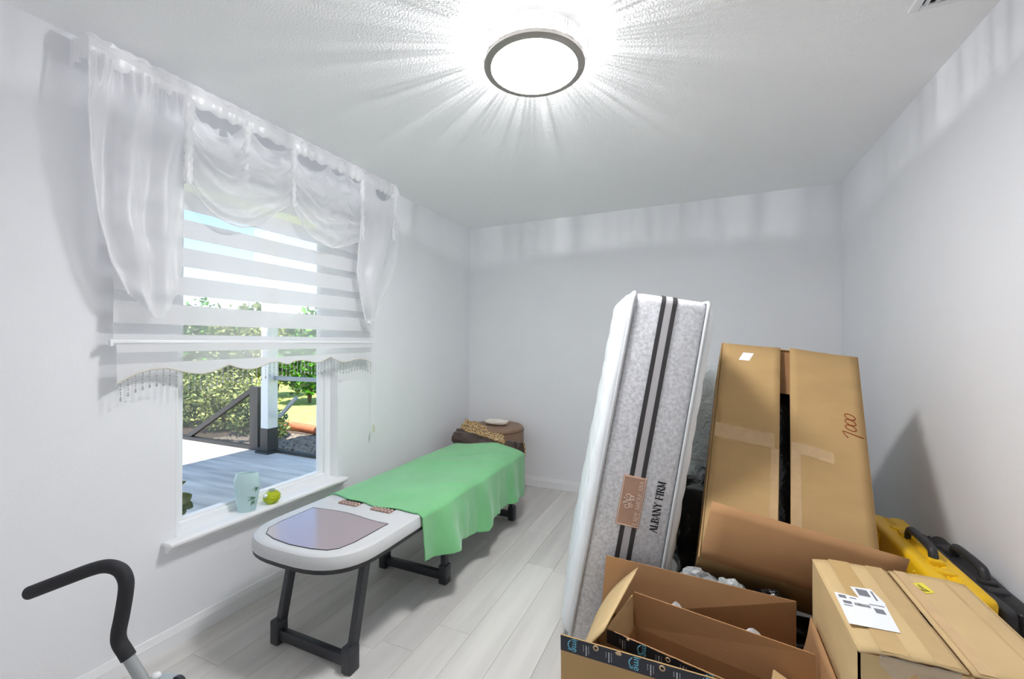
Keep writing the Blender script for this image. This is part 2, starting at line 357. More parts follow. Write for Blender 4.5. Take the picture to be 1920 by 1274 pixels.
def plant(name, label, cat, base, h, rad, n, size, mi, seed, group, mix=None):
    t = thing(name, label, cat, base, group); b = V(base)
    st = MB(); r = random.Random(seed)
    for _ in range(4):
        e = b+V((r.uniform(-.5, .5)*rad[0], r.uniform(-.5, .5)*rad[1], h*r.uniform(.7, 1.1))); st.tube([b, (b+e)/2+V((r.uniform(-.05, .05), r.uniform(-.05, .05), 0)), e], [.02*h+.006, .014*h+.005, .005], 6)
    obj('stem', st, M_bark, t)
    obj('foliage', leaves(n, b+V((0, 0, h)), rad, size, seed), M_leaf[mi], t, None)['kind'] = 'stuff'
    if mix is not None: obj('foliage', leaves(int(n*.55), b+V((0, 0, h+.05)), (rad[0]*1.05, rad[1]*1.05, rad[2]*1.05), size, seed+50, .7), M_leaf[mix], t, None)['kind'] = 'stuff'
shr = [(-6.75, 4.68, .42, .36, .4, .45, 0, 1, 'just left of the short dark upright'), (-7.55, 4.72, .48, .38, .40, .52, 3, 1, 'behind the dark diagonal bar'), (-8.5, 4.78, .5, .40, .42, .55, 0, 1, 'left of the dark diagonal bar'),
       (-9.4, 4.82, .55, .48, .48, .62, 3, 1, 'at the left edge of the window view'), (-10.5, 4.95, .7, .6, .5, .75, 0, 1, 'far left beyond the window edge'), (-6.12, 4.62, .2, .2, .18, .22, 1, 0, 'low and sparse, right of the white porch column'),
       (-9.5, 6.1, 1.15, .58, .6, 1.1, 3, 1, 'taller, in the back row nearest the porch column'), (-11.0, 6.3, 1.3, .62, .7, 1.2, 0, 2, 'taller, in the middle of the back row'), (-12.6, 6.4, 1.2, .72, .7, 1.15, 3, 1, 'taller, at the left of the back row')]
for i, (x, y, h, rx, ry, rz, a, b, wh) in enumerate(shr):
    n_ = 260 if i == 5 else 900 if i < 5 else 1500
    plant('garden_shrub', 'leafy variegated garden shrub '+wh, 'shrub', (x, y, PZ), h, (rx, ry, rz), n_, .07 if i < 6 else .11, a, 11+i, 'shrubs behind the porch screen', b)
plant('garden_tree', 'bright green leafy tree right of the porch column', 'tree', (-9.05, 7.75, PZ), 1.15, (.72, .7, .95), 1900, .14, 2, 41, 'garden trees', 0)
plant('garden_tree', 'olive leaved tree close behind the porch column', 'tree', (-11.0, 8.3, PZ), 1.2, (.85, .8, 1.0), 1500, .15, 3, 43, 'garden trees', 1)
plant('garden_tree', 'dense dark green tree behind the bright green one', 'tree', (-11.6, 10.6, PZ), 1.5, (1.3, 1.2, 1.3), 1700, .22, 0, 42, 'garden trees', 2)
far = [(-15.5, 16, 1.6, 2.0, 0, 'far pale tree on the skyline left of the column'), (-20, 13.5, 1.4, 2.0, 2, 'far low tree on the skyline at the left of the blind'), (-15, 21, 2.0, 2.2, 2, 'far bright tree on the skyline behind the porch column'), (-24, 30, 2.8, 4.0, 0, 'farthest tall tree on the skyline')]
for i, (x, y, h, r_, a, lb) in enumerate(far):
    plant('garden_tree', lb, 'tree', (x, y, PZ), h, (r_, r_, r_*.85), 1800, .42, a, 60+i, 'garden trees', 3)
# terracotta edging pipe and gravel
M_stone = [mat('gravel_pale', (138, 128, 116), .9, var=.2, scale=30), mat('gravel_dark', (86, 78, 70), .9, var=.2, scale=30)]
tag(obj('edging_log', MB().tube([(-7.1, 5.30, PZ+.06), (-6.3, 5.22, PZ+.06), (-5.2, 5.06, PZ+.06)], .075, 12), M_terra), 'terracotta coloured edging log between mulch and lawn', 'edging')
sm = [mesh_of('gravel', MB().blob((0, 0, 0), (.035, .025, .016), 1, .3, 2, q), True) for q in range(4)]
gv = MB(); r = random.Random(5)
for i in range(1500):
    p = V((r.uniform(-7.0, -4.4), r.uniform(4.17, 4.93), PZ+.008)); R = Matrix.Rotation(r.random()*6.28, 4, 'Z') @ Matrix.Rotation(r.uniform(-.5, .5), 4, 'X'); me = sm[i % 4]; s = r.uniform(.6, 1.5)
    gv.add([p+(R @ v.co)*s for v in me.vertices], [tuple(f.vertices) for f in me.polygons])
g = obj('gravel_bed', gv, M_stone[0], None, True); g['kind'] = 'stuff'; tag(g, 'pale grey gravel and bark chips beside the porch', 'gravel')
# potted plant right outside the glass
M_pot = mat('clay_pot', (120, 84, 66), .8, var=.1, scale=12)
M_rl = mat('leaf_reddish_green', (74, 84, 40), .4, var=.35, scale=9, spec=.5)
pp = thing('potted_plant', 'potted plant with large reddish green leaves outside the window', 'plant', (-2.74, 1.25, PZ))
obj('pot', MB().lathe([(.10, 0), (.15, .26), (.16, .28), (.16, .31), (.14, .31), (.13, .27), (0, .27)], (-2.74, 1.25, PZ), 24), M_pot, pp, 40)
st = MB()
LV = [((-2.62, 1.35, .60), (.02, .10, .03), .11, .075), ((-2.62, 1.395, .605), (.02, .06, -.05), .085, .05), ((-2.62, 1.345, .565), (.01, .10, -.005), .10, .05), ((-2.62, 1.355, .698), (.02, .06, .014), .07, .026), ((-2.62, 1.33, .535), (.02, .09, .012), .10, .045), ((-2.80, 1.16, .62), (-.08, -.08, -.02), .13, .08)]
for p, d, l_, w_ in LV:
    st.tube([(-2.74, 1.25, PZ+.27), ((-2.74+p[0])/2, (1.25+p[1])/2, .42), p], [.008, .006, .003], 6)
obj('stem', st, M_bark, pp)
for p, d, l_, w_ in LV:
    d = V(d).normalized(); nn = (V((0, 0, CAMH))-V(p)).normalized(); side = d.cross(nn).normalized(); nn = side.cross(d)
    def lf(u, v, p=V(p), d=d, side=side, nn=nn, l_=l_, w_=w_):
        wd = math.sin(math.pi*min(1, v*.97+.015))**.8*w_*.5; s = (u-.5)*2
        return p+d*(l_*v)+side*(s*wd)+nn*(-.25*l_*v*v+.18*wd*abs(s))
    solid(obj('leaf', MB().grid(lf, 6, 10), M_rl, pp, True), .0015)
# ================================================================== CEILING LAMP
LX, LY = -.645, 1.685
M_chrome = mat('brushed_nickel', (160, 156, 150), .42, metal=.35)
def crystal_nodes(n, L):
    # cut crystal: each prism passes a different share of the light, part is scattered by its facets
    at = n.new('ShaderNodeAttribute'); at.attribute_name = 'cut'
    tr = n.new('ShaderNodeBsdfTransparent'); L.new(at.outputs['Color'], tr.inputs[0])
    tl = n.new('ShaderNodeBsdfTranslucent'); tl.inputs[0].default_value = (.95, .95, .95, 1)
    gl = n.new('ShaderNodeBsdfGlossy'); gl.inputs['Roughness'].default_value = .08
    m1 = n.new('ShaderNodeMixShader'); m1.inputs[0].default_value = .5; L.new(tl.outputs[0], m1.inputs[1]); L.new(gl.outputs[0], m1.inputs[2])
    m2 = n.new('ShaderNodeMixShader'); m2.inputs[0].default_value = .22; L.new(tr.outputs[0], m2.inputs[1]); L.new(m1.outputs[0], m2.inputs[2])
    return m2.outputs[0]
M_cry = shader('crystal', crystal_nodes)
def emit(name, rgb, s):
    def f(n, L):
        e = n.new('ShaderNodeEmission'); e.inputs[0].default_value = (*rgb, 1); e.inputs[1].default_value = s; return e.outputs[0]
    return shader(name, f)
lamp = thing('ceiling_lamp', 'round flush ceiling lamp with crystal side band and nickel ring', 'lamp', (LX, LY, 2.64))
obj('ceiling_plate', MB().lathe([(0, 2.711), (.118, 2.711), (.118, 2.74), (0, 2.74)], (LX, LY, 0), 48), M_vinyl, lamp)
# crystal band: one prism beside the other, joined
cr = MB(); r = random.Random(12); NP = 112; cols = []
for k in range(NP):
    a0 = 2*math.pi*k/NP; a1 = 2*math.pi*(k+.94)/NP; am = (a0+a1)/2; ri, ro = .198, .212+.004*r.random()
    z0, z1 = 2.660, 2.716+.004*r.random()
    ring = [(ri, a0), (ro, a0*.7+am*.3), (ro+.006, am), (ro, a1*.7+am*.3), (ri, a1)]
    vs_ = [(LX+q*math.cos(a), LY+q*math.sin(a), z) for z in (z0, z1) for q, a in ring]; n0 = len(cr.f)
    cr.add(vs_, [(0, 1, 6, 5), (1, 2, 7, 6), (2, 3, 8, 7), (3, 4, 9, 8), (4, 0, 5, 9), (4, 3, 2, 1, 0), (5, 6, 7, 8, 9)])
    slow = .5+.5*noise.noise(V((math.cos(am)*3.2, math.sin(am)*3.2, 4))); base = .20+.50*r.random()**1.3+.30*min(1, max(0, slow))
    for q in range(len(cr.f)-n0):
        t = min(1, base*(1 if q in (4, 5, 6) else r.uniform(.55, 1.15))); cols.append((t, t, t))
co = obj('crystal_band', cr, M_cry, lamp, None); co['kind'] = 'stuff'
at = co.data.attributes.new('cut', 'FLOAT_COLOR', 'FACE')
for i, c in enumerate(cols): at.data[i].color = (*c, 1)
obj('trim_ring', MB().lathe([(.182, 2.664), (.182, 2.644), (.184, 2.641), (.207, 2.641), (.214, 2.646), (.214, 2.660), (.182, 2.664)], (LX, LY, 0), 72), M_chrome, lamp, 40)
obj('diffuser', MB().lathe([(0, 2.633), (.10, 2.635), (.16, 2.640), (.1822, 2.647), (.1822, 2.655), (0, 2.660)], (LX, LY, 0), 64), emit('lamp_diffuser', (.985, .985, 1), LAMP_PANEL), lamp, True)
pl = bpy.data.lights.new('lamp_light', 'POINT'); pl.energy = LAMP_RING; pl.shadow_soft_size = .005; pl.color = (.985, .985, 1)
po = bpy.data.objects.new('lamp_light', pl); COL.objects.link(po); po.parent = lamp; po.location = V((LX, LY, 2.686))-ORG[lamp.name]

# ceiling vent at the upper right
vent = thing('ceiling_vent', 'white louvred air vent in the ceiling above the boxes', 'vent', (.87, 1.93, H-.012))
vf = MB()
for lo, hi in (((.725, 1.78), (.755, 2.09)), ((.985, 1.78), (1.012, 2.09)), ((.755, 1.78), (.985, 1.81)), ((.755, 2.065), (.985, 2.09))): vf.rbox((*lo, H-.012), (*hi, H+.001), .003, 1)
obj('vent_frame', vf, M_trim, vent)
obj('vent_shade_sheet', MB().box((.755, 1.81, H-.003), (.985, 2.065, H-.0005)), mat('vent_shade', (30, 30, 32), .9), vent)  # flat dark sheet: shade behind the louvres put in as colour
sl = mesh_of('louvre', MB().box((-.002, -.128, 0), (.012, .128, .002), Matrix.Rotation(.9, 4, 'Y')), False); sl.materials.append(M_trim)
for k in range(7):
    o = bpy.data.objects.new('louvre', sl); COL.objects.link(o); o.parent = vent; o.location = V((.765+k*.032, 1.9375, H-.004))-ORG[vent.name]

# ================================================================== ZEBRA BLIND
M_opq = cloth_sheer('blind_woven_band', (232, 232, 234), .97, .30)
M_shr = cloth_sheer('blind_sheer_band', (236, 238, 240), .33, .5)
SX, SY0, SY1 = -2.285, .962, 2.535
bl = thing('zebra_blind', 'white zebra roller blind with a scalloped beaded skirt over the window', 'blind', (SX, 1.75, 1.2))
obj('headrail', MB().rbox((-2.345, SY0-.01, 2.44), (-2.262, SY1+.01, 2.52), .012, 3), M_vinyl, bl)
zb = [1.487, 1.515, 1.563, 1.658, 1.706, 1.797, 1.845, 1.937, 1.985, 2.075, 2.123, 2.214, 2.262, 2.352, 2.400, 2.445]
for i, (a, b) in enumerate(zip(zb, zb[1:])):
    o = obj('woven_band' if i % 2 == 0 else 'sheer_band', MB().grid(lambda u, v, a=a, b=b: V((SX+.0008*math.sin(u*9), SY0+(SY1-SY0)*u, a+(b-a)*v)), 12, 1), M_opq if i % 2 == 0 else M_shr, bl, True)
obj('bottom_bar', MB().rbox((SX-.008, SY0-.008, 1.473), (SX+.01, SY1+.006, 1.489), .004, 2), M_vinyl, bl)
obj('bar_end_cap', MB().rbox((SX-.010, SY0-.014, 1.462), (SX+.012, SY0-.004, 1.492), .002, 1), M_trim, bl)
KX = SX+.006; KY0, KY1 = .972, 2.50
sc = [(.972, 1.297), (1.00, 1.318), (1.045, 1.342), (1.10, 1.357), (1.16, 1.358), (1.205, 1.343), (1.26, 1.328), (1.31, 1.322), (1.36, 1.330), (1.40, 1.345), (1.437, 1.362), (1.48, 1.345), (1.53, 1.332), (1.58, 1.333), (1.63, 1.348), (1.67, 1.363), (1.72, 1.366), (1.765, 1.352), (1.79, 1.348), (1.83, 1.364), (1.875, 1.370), (1.93, 1.362), (1.985, 1.35), (2.03, 1.352), (2.08, 1.368), (2.115, 1.382), (2.16, 1.36), (2.205, 1.345), (2.26, 1.342), (2.32, 1.358), (2.38, 1.362), (2.44, 1.352), (2.50, 1.322)]
def kx(y, z): return KX+.006*math.sin((1.487-z)*9)+.003*math.sin(y*5)
def slant(y): return (y-KY0)/(KY1-KY0)*.022
obj('skirt_woven_band', MB().grid(lambda u, v: V((kx(KY0+(KY1-KY0)*u, 1.476-.042*v), KY0+(KY1-KY0)*u, 1.476-(.042-slant(KY0+(KY1-KY0)*u)*.4)*v)), 24, 2), M_opq, bl, True)
def sheerpos(u, v):
    y = KY0+(KY1-KY0)*u; a = 1.434+slant(y)*.4; b = 1.384+slant(y); return V((kx(y, a+(b-a)*v), y, a+(b-a)*v))
obj('skirt_sheer_band', MB().grid(sheerpos, 24, 2), cloth_sheer('skirt_voile_band', (246, 247, 249), .55, .7), bl, True)
def scal(u, v):
    y = KY0+(KY1-KY0)*u; a = 1.384+slant(y); b = interp(sc, y); return V((kx(y, a+(b-a)*v), y, a+(b-a)*v))
obj('skirt_scallop', MB().grid(scal, 120, 3), M_opq, bl, True)
M_cream = mat('cream_braid', (214, 210, 196), .8, var=.1, scale=200)
obj('skirt_trim', MB().tube([V((kx(y, 1.34)+.002, y, interp(sc, y)+.001)) for y in [KY0+(KY1-KY0)*i/150 for i in range(151)]], .0035, 6), M_cream, bl, True)
M_bead = shader('bead_acrylic', lambda n, L: (lambda p: (setattr(p.inputs['Base Color'], 'default_value', (.62, .63, .63, 1)), setattr(p.inputs['Roughness'], 'default_value', .12), setattr(p.inputs['Transmission Weight'], 'default_value', .35), p.outputs[0])[-1])(n.new('ShaderNodeBsdfPrincipled')))
bd = MB().tube([(0, 0, 0), (0, 0, -.075)], .0006, 4)
for z, rr_ in ((-.008, .0035), (-.018, .003), (-.030, .0042), (-.042, .003), (-.051, .003)):
    bd.lathe([(0, z-rr_), (rr_*.8, z-rr_*.55), (rr_, z), (rr_*.8, z+rr_*.55), (0, z+rr_)], (0, 0, 0), 8)
bd.lathe([(0, -.082), (.0035, -.079), (.0042, -.073), (.002, -.064), (.0006, -.058)], (0, 0, 0), 8)
bdm = mesh_of('bead_strand', bd, True); bdm.materials.append(M_bead)
nb = 58
for i in range(nb):
    y = KY0+.012+(KY1-KY0-.024)*i/(nb-1)
    o = bpy.data.objects.new('bead_strand', bdm); COL.objects.link(o); o.parent = bl; o.location = V((kx(y, 1.34)+.002, y, interp(sc, y)))-ORG[bl.name]; o.rotation_euler = (0, 0, i*1.3)
obj('cord', MB().tube([(SX+.012, 2.522, 1.48), (SX+.014, 2.524, 1.1), (SX+.013, 2.523, .86)], .0016, 6), M_trim, bl)
obj('cord_pull', MB().lathe([(.002, .86), (.006, .85), (.0075, .81), (.006, .80), (0, .80)], (SX+.013, 2.523, 0), 12), mat('cord_pull_beige', (206, 200, 170), .6), bl)

# ================================================================== SHEER VALANCE
M_val = cloth_sheer('sheer_voile', (250, 250, 252), .80, .42, lo=.40)
M_val2 = cloth_sheer('sheer_voile_gathered', (252, 252, 253), .90, .40)
VX = -2.225
va = thing('sheer_valance', 'white sheer swag valance with gathered rod header above the blind', 'valance', (VX, 1.78, 1.6))
VY0, VY1 = .845, 2.735
def rodz(y): return 2.655+.012*(y-VY0)
def header(u, v):
    y = VY0+(VY1-VY0)*u; a = 2*math.pi*v
    g = 1+.16*math.sin(y*95+2*math.sin(y*17))+.12*noise.noise(V((y*22, v*3, 1)))
    e = .012*noise.noise(V((y*14, 3, 0)))
    return V((VX+.022*g*math.cos(a), y, rodz(y)+e+(.042*g)*math.sin(a)))
obj('rod_header', MB().grid(header, 260, 12), M_val2, va, True)
obj('ruffle', MB().grid(lambda u, v: V((VX+.004*math.sin((VY0+(VY1-VY0)*u)*110)*v+.004*noise.noise(V((u*60, v, 0))), VY0+(VY1-VY0)*u, rodz(VY0+(VY1-VY0)*u)+.036+.024*v+.008*v*noise.noise(V((u*45, 0, 5))))), 260, 3), M_val2, va, True)
obj('header_return', MB().grid(lambda u, v: V((XL+.004+(VX-XL)*u, VY0-.004+.008*math.sin(u*14), rodz(VY0)-.05+.10*v)), 12, 4), M_val2, va, True)
obj('header_return', MB().grid(lambda u, v: V((XL+.004+(VX-XL)*u, VY1+.004+.008*math.sin(u*14), rodz(VY1)-.05+.10*v)), 12, 4), M_val2, va, True)
# left jabot
LE = [(0, (.850, 2.64)), (.2, (.842, 2.42)), (.4, (.856, 2.205)), (.6, (.885, 2.0)), (.8, (.929, 1.81)), (1, (.985, 1.68))]
RE = [(0, (1.205, 2.63)), (.25, (1.20, 2.40)), (.5, (1.196, 2.18)), (.7, (1.19, 1.98)), (.85, (1.182, 1.82)), (1, (1.168, 1.70))]
def li(T_, t):
    for (a, p), (b, q) in zip(T_, T_[1:]):
        if t <= b+1e-9: k = (t-a)/(b-a); return V((p[0]+(q[0]-p[0])*k, p[1]+(q[1]-p[1])*k))
def jabot(u, v):
    a = li(LE, v); b = li(RE, v); p = a.lerp(b, u); z = p.y-.10*math.sin(math.pi*u)**1.4*v**4
    f = .026*math.sin(math.pi*u)*(.3+.7*v)
    f += .020*math.sin(2*math.pi*(2.4*u+.5*v+.25*math.sin(3*v)))*(1-.5*v)+.012*noise.noise(V((u*5, v*4, 2)))*v+.014*math.sin(2*math.pi*(3*v+1.2*abs(u-.45)))*v*math.sin(math.pi*u)
    gather = 1-sstep(0, .16, v); f += gather*.012*math.sin(u*70)
    return V((VX+.012+f, p.x, z))
obj('jabot', MB().grid(jabot, 60, 80), M_val, va, True)
obj('jabot_lining', MB().grid(lambda u, v: jabot(u*.96+.02, v*.93)+V((-.022-.012*noise.noise(V((u*4, v*5, 9))), 0, .01)), 40, 50), M_val, va, True)
# folded hem edge of the left jabot
obj('jabot_hem', MB().tube([jabot(0, i/40) for i in range(41)], [.004+.004*abs(noise.noise(V((i*.7, 0, 0)))) for i in range(41)], 6), M_val2, va, True)
# gathered tabs
def ruche(name, y, z0, z1, wdt):
    def f(u, v):
        z = z0+(z1-z0)*v; a = 2*math.pi*u; w_ = wdt*(1-.45*v)*(1+.10*math.sin(v*44+3*math.sin(a)+2*math.sin(v*9))+.35*noise.noise(V((u*3, v*9, y*9))))
        return V((VX+.03+.016*math.cos(a)*w_/wdt, y+w_*math.sin(a), z))
    obj(name, MB().grid(f, 14, 70), M_val2, va, True)
for y, z0, z1, wd in ((1.20, 2.62, 2.22, .026), (1.478, 2.62, 2.34, .022), (1.765, 2.625, 2.28, .022), (2.325, 2.63, 2.20, .024), (2.66, 2.64, 2.28, .03)):
    ruche('gathered_tab', y, z0, z1, wd)
# swags: the upper edge hangs between tabs, the lower edge sags deep
def swag(name, ya, yb, tabs, top_sag, bot_l, bot_r, bot_sag, nf, seed, skew=0):
    def f(u, v):
        y = ya+(yb-ya)*u
        for t0, t1, s in tabs:
            if t0 <= u <= t1: q = (u-t0)/(t1-t0); ts = s*(1-(2*q-1)**2)
        us = u**(1+skew) if skew >= 0 else 1-(1-u)**(1-skew)
        zb_ = bot_l+(bot_r-bot_l)*u-bot_sag*math.sin(math.pi*us)**.9
        zt = rodz(y)-.03-ts
        e = v**.85; z = zt+(zb_-zt)*e
        wob = noise.noise(V((u*4+seed, v*3, seed)))
        f_ = .028*math.sin(math.pi*u)*math.sin(math.pi*min(1, v*1.05))+(.016*math.sin(2*math.pi*nf*(v+.10*wob)))*math.sin(math.pi*u)**.5+.012*wob
        return V((VX+.02+f_, y, z))
    obj(name, MB().grid(f, 56, 60), M_val, va, True)
    obj('swag_hem', MB().tube([f(i/50, 1) for i in range(51)], .004, 6), M_val2, va, True)
swag('swag', 1.20, 1.765, [(0, .49, .115), (.49, 1, .07)], .1, 2.26, 2.30, .195, 5, 1, -.25)
swag('swag', 1.765, 2.325, [(0, .46, .10), (.46, .75, .05), (.75, 1, .05)], .1, 2.30, 2.20, .16, 5, 2, -.35)
# right jabot
LE2 = [(0, (2.33, 2.63)), (.25, (2.318, 2.40)), (.5, (2.285, 2.16)), (.7, (2.275, 1.98)), (.85, (2.325, 1.79)), (1, (2.375, 1.635))]
RE2 = [(0, (2.735, 2.66)), (.2, (2.752, 2.48)), (.4, (2.745, 2.29)), (.6, (2.69, 2.10)), (.8, (2.57, 1.86)), (1, (2.43, 1.635))]
def jabot2(u, v):
    a = li(LE2, v); b = li(RE2, v); p = a.lerp(b, u); z = p.y-.03*math.sin(math.pi*u)*v**3-.10*math.sin(math.pi*min(1, max(0, (u-.15)/.75)))**2*(1-v)**6
    f = .03*math.sin(math.pi*u)+.022*math.sin(2*math.pi*(1.8*u+.55*v))*(1-.4*v)+.012*noise.noise(V((u*5, v*5, 7)))
    return V((VX+.015+f, p.x, z))
obj('jabot', MB().grid(jabot2, 50, 80), M_val, va, True)
obj('jabot_lining', MB().grid(lambda u, v: jabot2(.05+u*.8, v*.9)+V((-.025-.015*noise.noise(V((u*4, v*5, 3))), 0, .01)), 40, 50), M_val, va, True)
obj('jabot_hem', MB().tube([jabot2(0, i/40) for i in range(41)], .004, 6), M_val2, va, True)
obj('hem_knot', MB().blob((VX+.02, 2.40, 1.625), (.016, .03, .018), 3, .35, 2, 4), M_val2, va, True)

# ================================================================== ON THE WINDOW SILL
M_vase = mat('celadon_ceramic', (186, 214, 216), .3, var=.03, scale=6, spec=.5)
M_bam = mat('bamboo_leaf_print', (92, 132, 108), .5, var=.25, scale=60)
vc = V((-2.338, 1.585, SZ))
vz = thing('vase', 'pale blue oval ceramic vase with painted bamboo leaves', 'vase', vc)
prof = [(0, .004), (.036, 0), (.040, .004), (.047, .05), (.055, .11), (.0585, .15), (.056, .185), (.048, .212), (.046, .216), (.042, .212), (.048, .18), (.050, .15), (.046, .10), (.036, .02), (0, .012)]
VR = Matrix.Translation(vc) @ Matrix.Rotation(.75, 4, 'Z') @ Matrix.Translation(-vc)
obj('body', MB().lathe(prof, vc, 48, VR, 1.12, .62), M_vase, vz, 60)
def on_vase(ang, z, off=.0006):
    r_ = interp([(0, .038), (.004, .040), (.05, .047), (.11, .055), (.15, .0585), (.185, .056), (.212, .048)], z)+off
    return VR @ (vc+V((r_*1.12*math.cos(ang), r_*.62*math.sin(ang), z)))
for (ac, zc, sd) in ((-.62, .135, 1), (-.95, .085, 2), (-.80, .06, 3)):
    lv = MB(); r = random.Random(sd)
    for k in range(6):
        t = -1.9+.55*k+r.uniform(-.2, .2); ln = r.uniform(.022, .036)
        pts = []
        for s_, wd in ((0, 0), (.4, 1), (1, 0), (.4, -1)):
            u = math.sin(t)*ln*s_+math.cos(t)*.0042*wd; v = -math.cos(t)*ln*s_+math.sin(t)*.0042*wd
            pts.append(on_vase(ac+u/.045, zc+v*.9, .0009))
        lv.add(pts, [(0, 1, 2), (0, 2, 3)])
    obj('leaf_print', lv, M_bam, vz, None)
M_ygl = shader('yellow_green_glass', lambda n, L: (lambda p: (setattr(p.inputs['Base Color'], 'default_value', (.62, .70, .02, 1)), setattr(p.inputs['Roughness'], 'default_value', .15), setattr(p.inputs['Transmission Weight'], 'default_value', .45), p.outputs[0])[-1])(n.new('ShaderNodeBsdfPrincipled')))
gb = thing('glass_ornament', 'yellow green dimpled glass ball beside the vase', 'ornament', (-2.322, 1.725, SZ))
ball = MB()
bm = bmesh.new(); bmesh.ops.create_icosphere(bm, subdivisions=4, radius=1)
bv = []
for v in bm.verts:
    d = v.co.normalized(); dm = 1+.05*math.sin(d.x*17)*math.sin(d.y*17)+.05*math.sin(d.z*15+d.x*9); bv.append(V((-2.322+d.x*.044*dm, 1.725+d.y*.046*dm, SZ+.037+d.z*.037*dm)))
bm.verts.index_update(); ball.add(bv, [tuple(v.index for v in f.verts) for f in bm.faces]); bm.free()
obj('ball', ball, M_ygl, gb, True)
obj('neck', MB().lathe([(.016, .066), (.014, .074), (.019, .080), (.012, .080), (.010, .07), (0, .069)], (-2.322, 1.725, SZ), 20), mat('clear_glass_rim', (210, 220, 222), .1, trans=.8), gb)
obj('flower', MB().blob((-2.322, 1.688, SZ+.052), (.012, .012, .012), 3, .35, 3, 2), M_vinyl, gb, True)
# ================================================================== MASSAGE BED
BX, BW = -1.715, .35
M_shell = mat('white_plastic_shell', (198, 199, 200), .4, spec=.4)
M_dark = mat('charcoal_plastic', (44, 45, 48), .5, var=.05, scale=20)
M_leg = mat('black_painted_steel', (46, 47, 52), .42, var=.05, scale=10, spec=.5)
M_scr = mat('smoked_lilac_panel', (150, 136, 142), .16, spec=.6, coat=.3)
M_node = mat('brown_jade_bead', (168, 140, 128), .3, spec=.6)
bed = thing('massage_bed', 'white thermal massage bed on black folding legs under the window', 'massage bed', (BX, 2.35, 0))
def outline(g=0, y_end=3.33, n=22):
    pts = []
    for i in range(n+1):                       # rounded foot end, then straight sides
        t = math.pi*i/n; c_, s_ = math.cos(t), math.sin(t); e = 2/2.9
        pts.append((BX+(BW+g)*(abs(c_)**e)*(1 if c_ >= 0 else -1), 1.610-(.300+g)*(abs(s_)**e)))
    return [(BX+BW+g, y_end+g)]+pts+[(BX-BW-g, y_end+g)]
def layered(rings):
    mb = MB(); k = len(rings[0][0])
    for pts, z in rings: mb.v += [V((x, y, z)) for x, y in pts]
    for j in range(len(rings)-1): mb.f += [(j*k+i, j*k+(i+1) % k, (j+1)*k+(i+1) % k, (j+1)*k+i) for i in range(k)]
    mb.f += [tuple(range(k-1, -1, -1)), tuple((len(rings)-1)*k+i for i in range(k))]; return mb
obj('under_tray', layered([(outline(-.03), .472), (outline(-.004), .476), (outline(-.001), .497)]), M_dark, bed)
obj('shell', layered([(outline(0), .497), (outline(.002), .503), (outline(-.002), .533), (outline(-.008), .549), (outline(-.016), .555), (outline(-.026), .557)]), M_shell, bed, 32)
def wavy(u): return 1.728+.012*math.sin((u-.15)*2*math.pi)
sp = [(BX-.262+.524*i/16, wavy(i/16)) for i in range(17)]
sp += [(BX+.255, 1.50), (BX+.235, 1.425), (BX+.20, 1.392), (BX+.12, 1.372), (BX, 1.362), (BX-.12, 1.372), (BX-.20, 1.395), (BX-.245, 1.44), (BX-.262, 1.52)]
obj('glossy_panel', MB().prism(sp, .5555, .5595), M_scr, bed)
obj('panel_seam', MB().tube([(x, y, .5585) for x, y in sp+sp[:1]], .0022, 5, False), M_dark, bed)
for xa in (BX-.19, BX+.045):
    obj('roller_recess', MB().rbox((xa-.004, 1.822, .550), (xa+.136, 1.91, .5575), .004, 2), M_dark, bed)
nm = mesh_of('roller_bead', MB().lathe([(0, -.010), (.008, -.006), (.011, 0), (.008, .006), (0, .010)], (0, 0, 0), 12), True); nm.materials.append(M_node)
for xa in (BX-.19, BX+.045):
    for i in range(6):
        for j in range(2):
            o = bpy.data.objects.new('roller_bead', nm); COL.objects.link(o); o.parent = bed; o.location = V((xa+.010+i*.0235, 1.833+j*.022, .5605))-ORG[bed.name]
for xa, xb in ((BX-BW+.06, BX-BW+.10), (BX+BW-.10, BX+BW-.06)):
    obj('hand_slot', MB().rbox((xa, 1.66, .5555), (xb, 1.70, .5575), .0006, 1), M_shell, bed)
for (y0, y1, ztop) in ((1.462, 1.56, .476), (2.232, 2.232, .476), (3.252, 3.21, .476)):
    for xs in (-1.912, -1.448):
        d = V((0, y1-y0, ztop-.03)).normalized()
        obj('leg', MB().rbox((-.017, -.022, 0), (.017, .022, (V((0, y1-y0, ztop-.03))).length), .004, 1, frame((xs, y0, .03), (1, 0, 0), V((0, d.z, -d.y)))), M_leg, bed)
        o = MB().rbox((xs-.027, y0-.031, 0), (xs+.027, y0+.031, .115), .007, 2)
        obj('foot_socket', o, M_leg, bed)
    obj('cross_rail', MB().rbox((-1.92, y0-.018, .020), (-1.45, y0+.016, .072), .006, 2), M_leg, bed)
# loop of cable hanging below the tray
obj('cable_loop', MB().tube([(-1.80, 1.52, .47), (-1.795, 1.50, .43), (-1.788, 1.49, .40), (-1.795, 1.487, .375), (-1.802, 1.49, .385), (-1.798, 1.495, .41), (-1.792, 1.50, .43), (-1.79, 1.52, .47)], .004, 6), M_dark, bed, True)

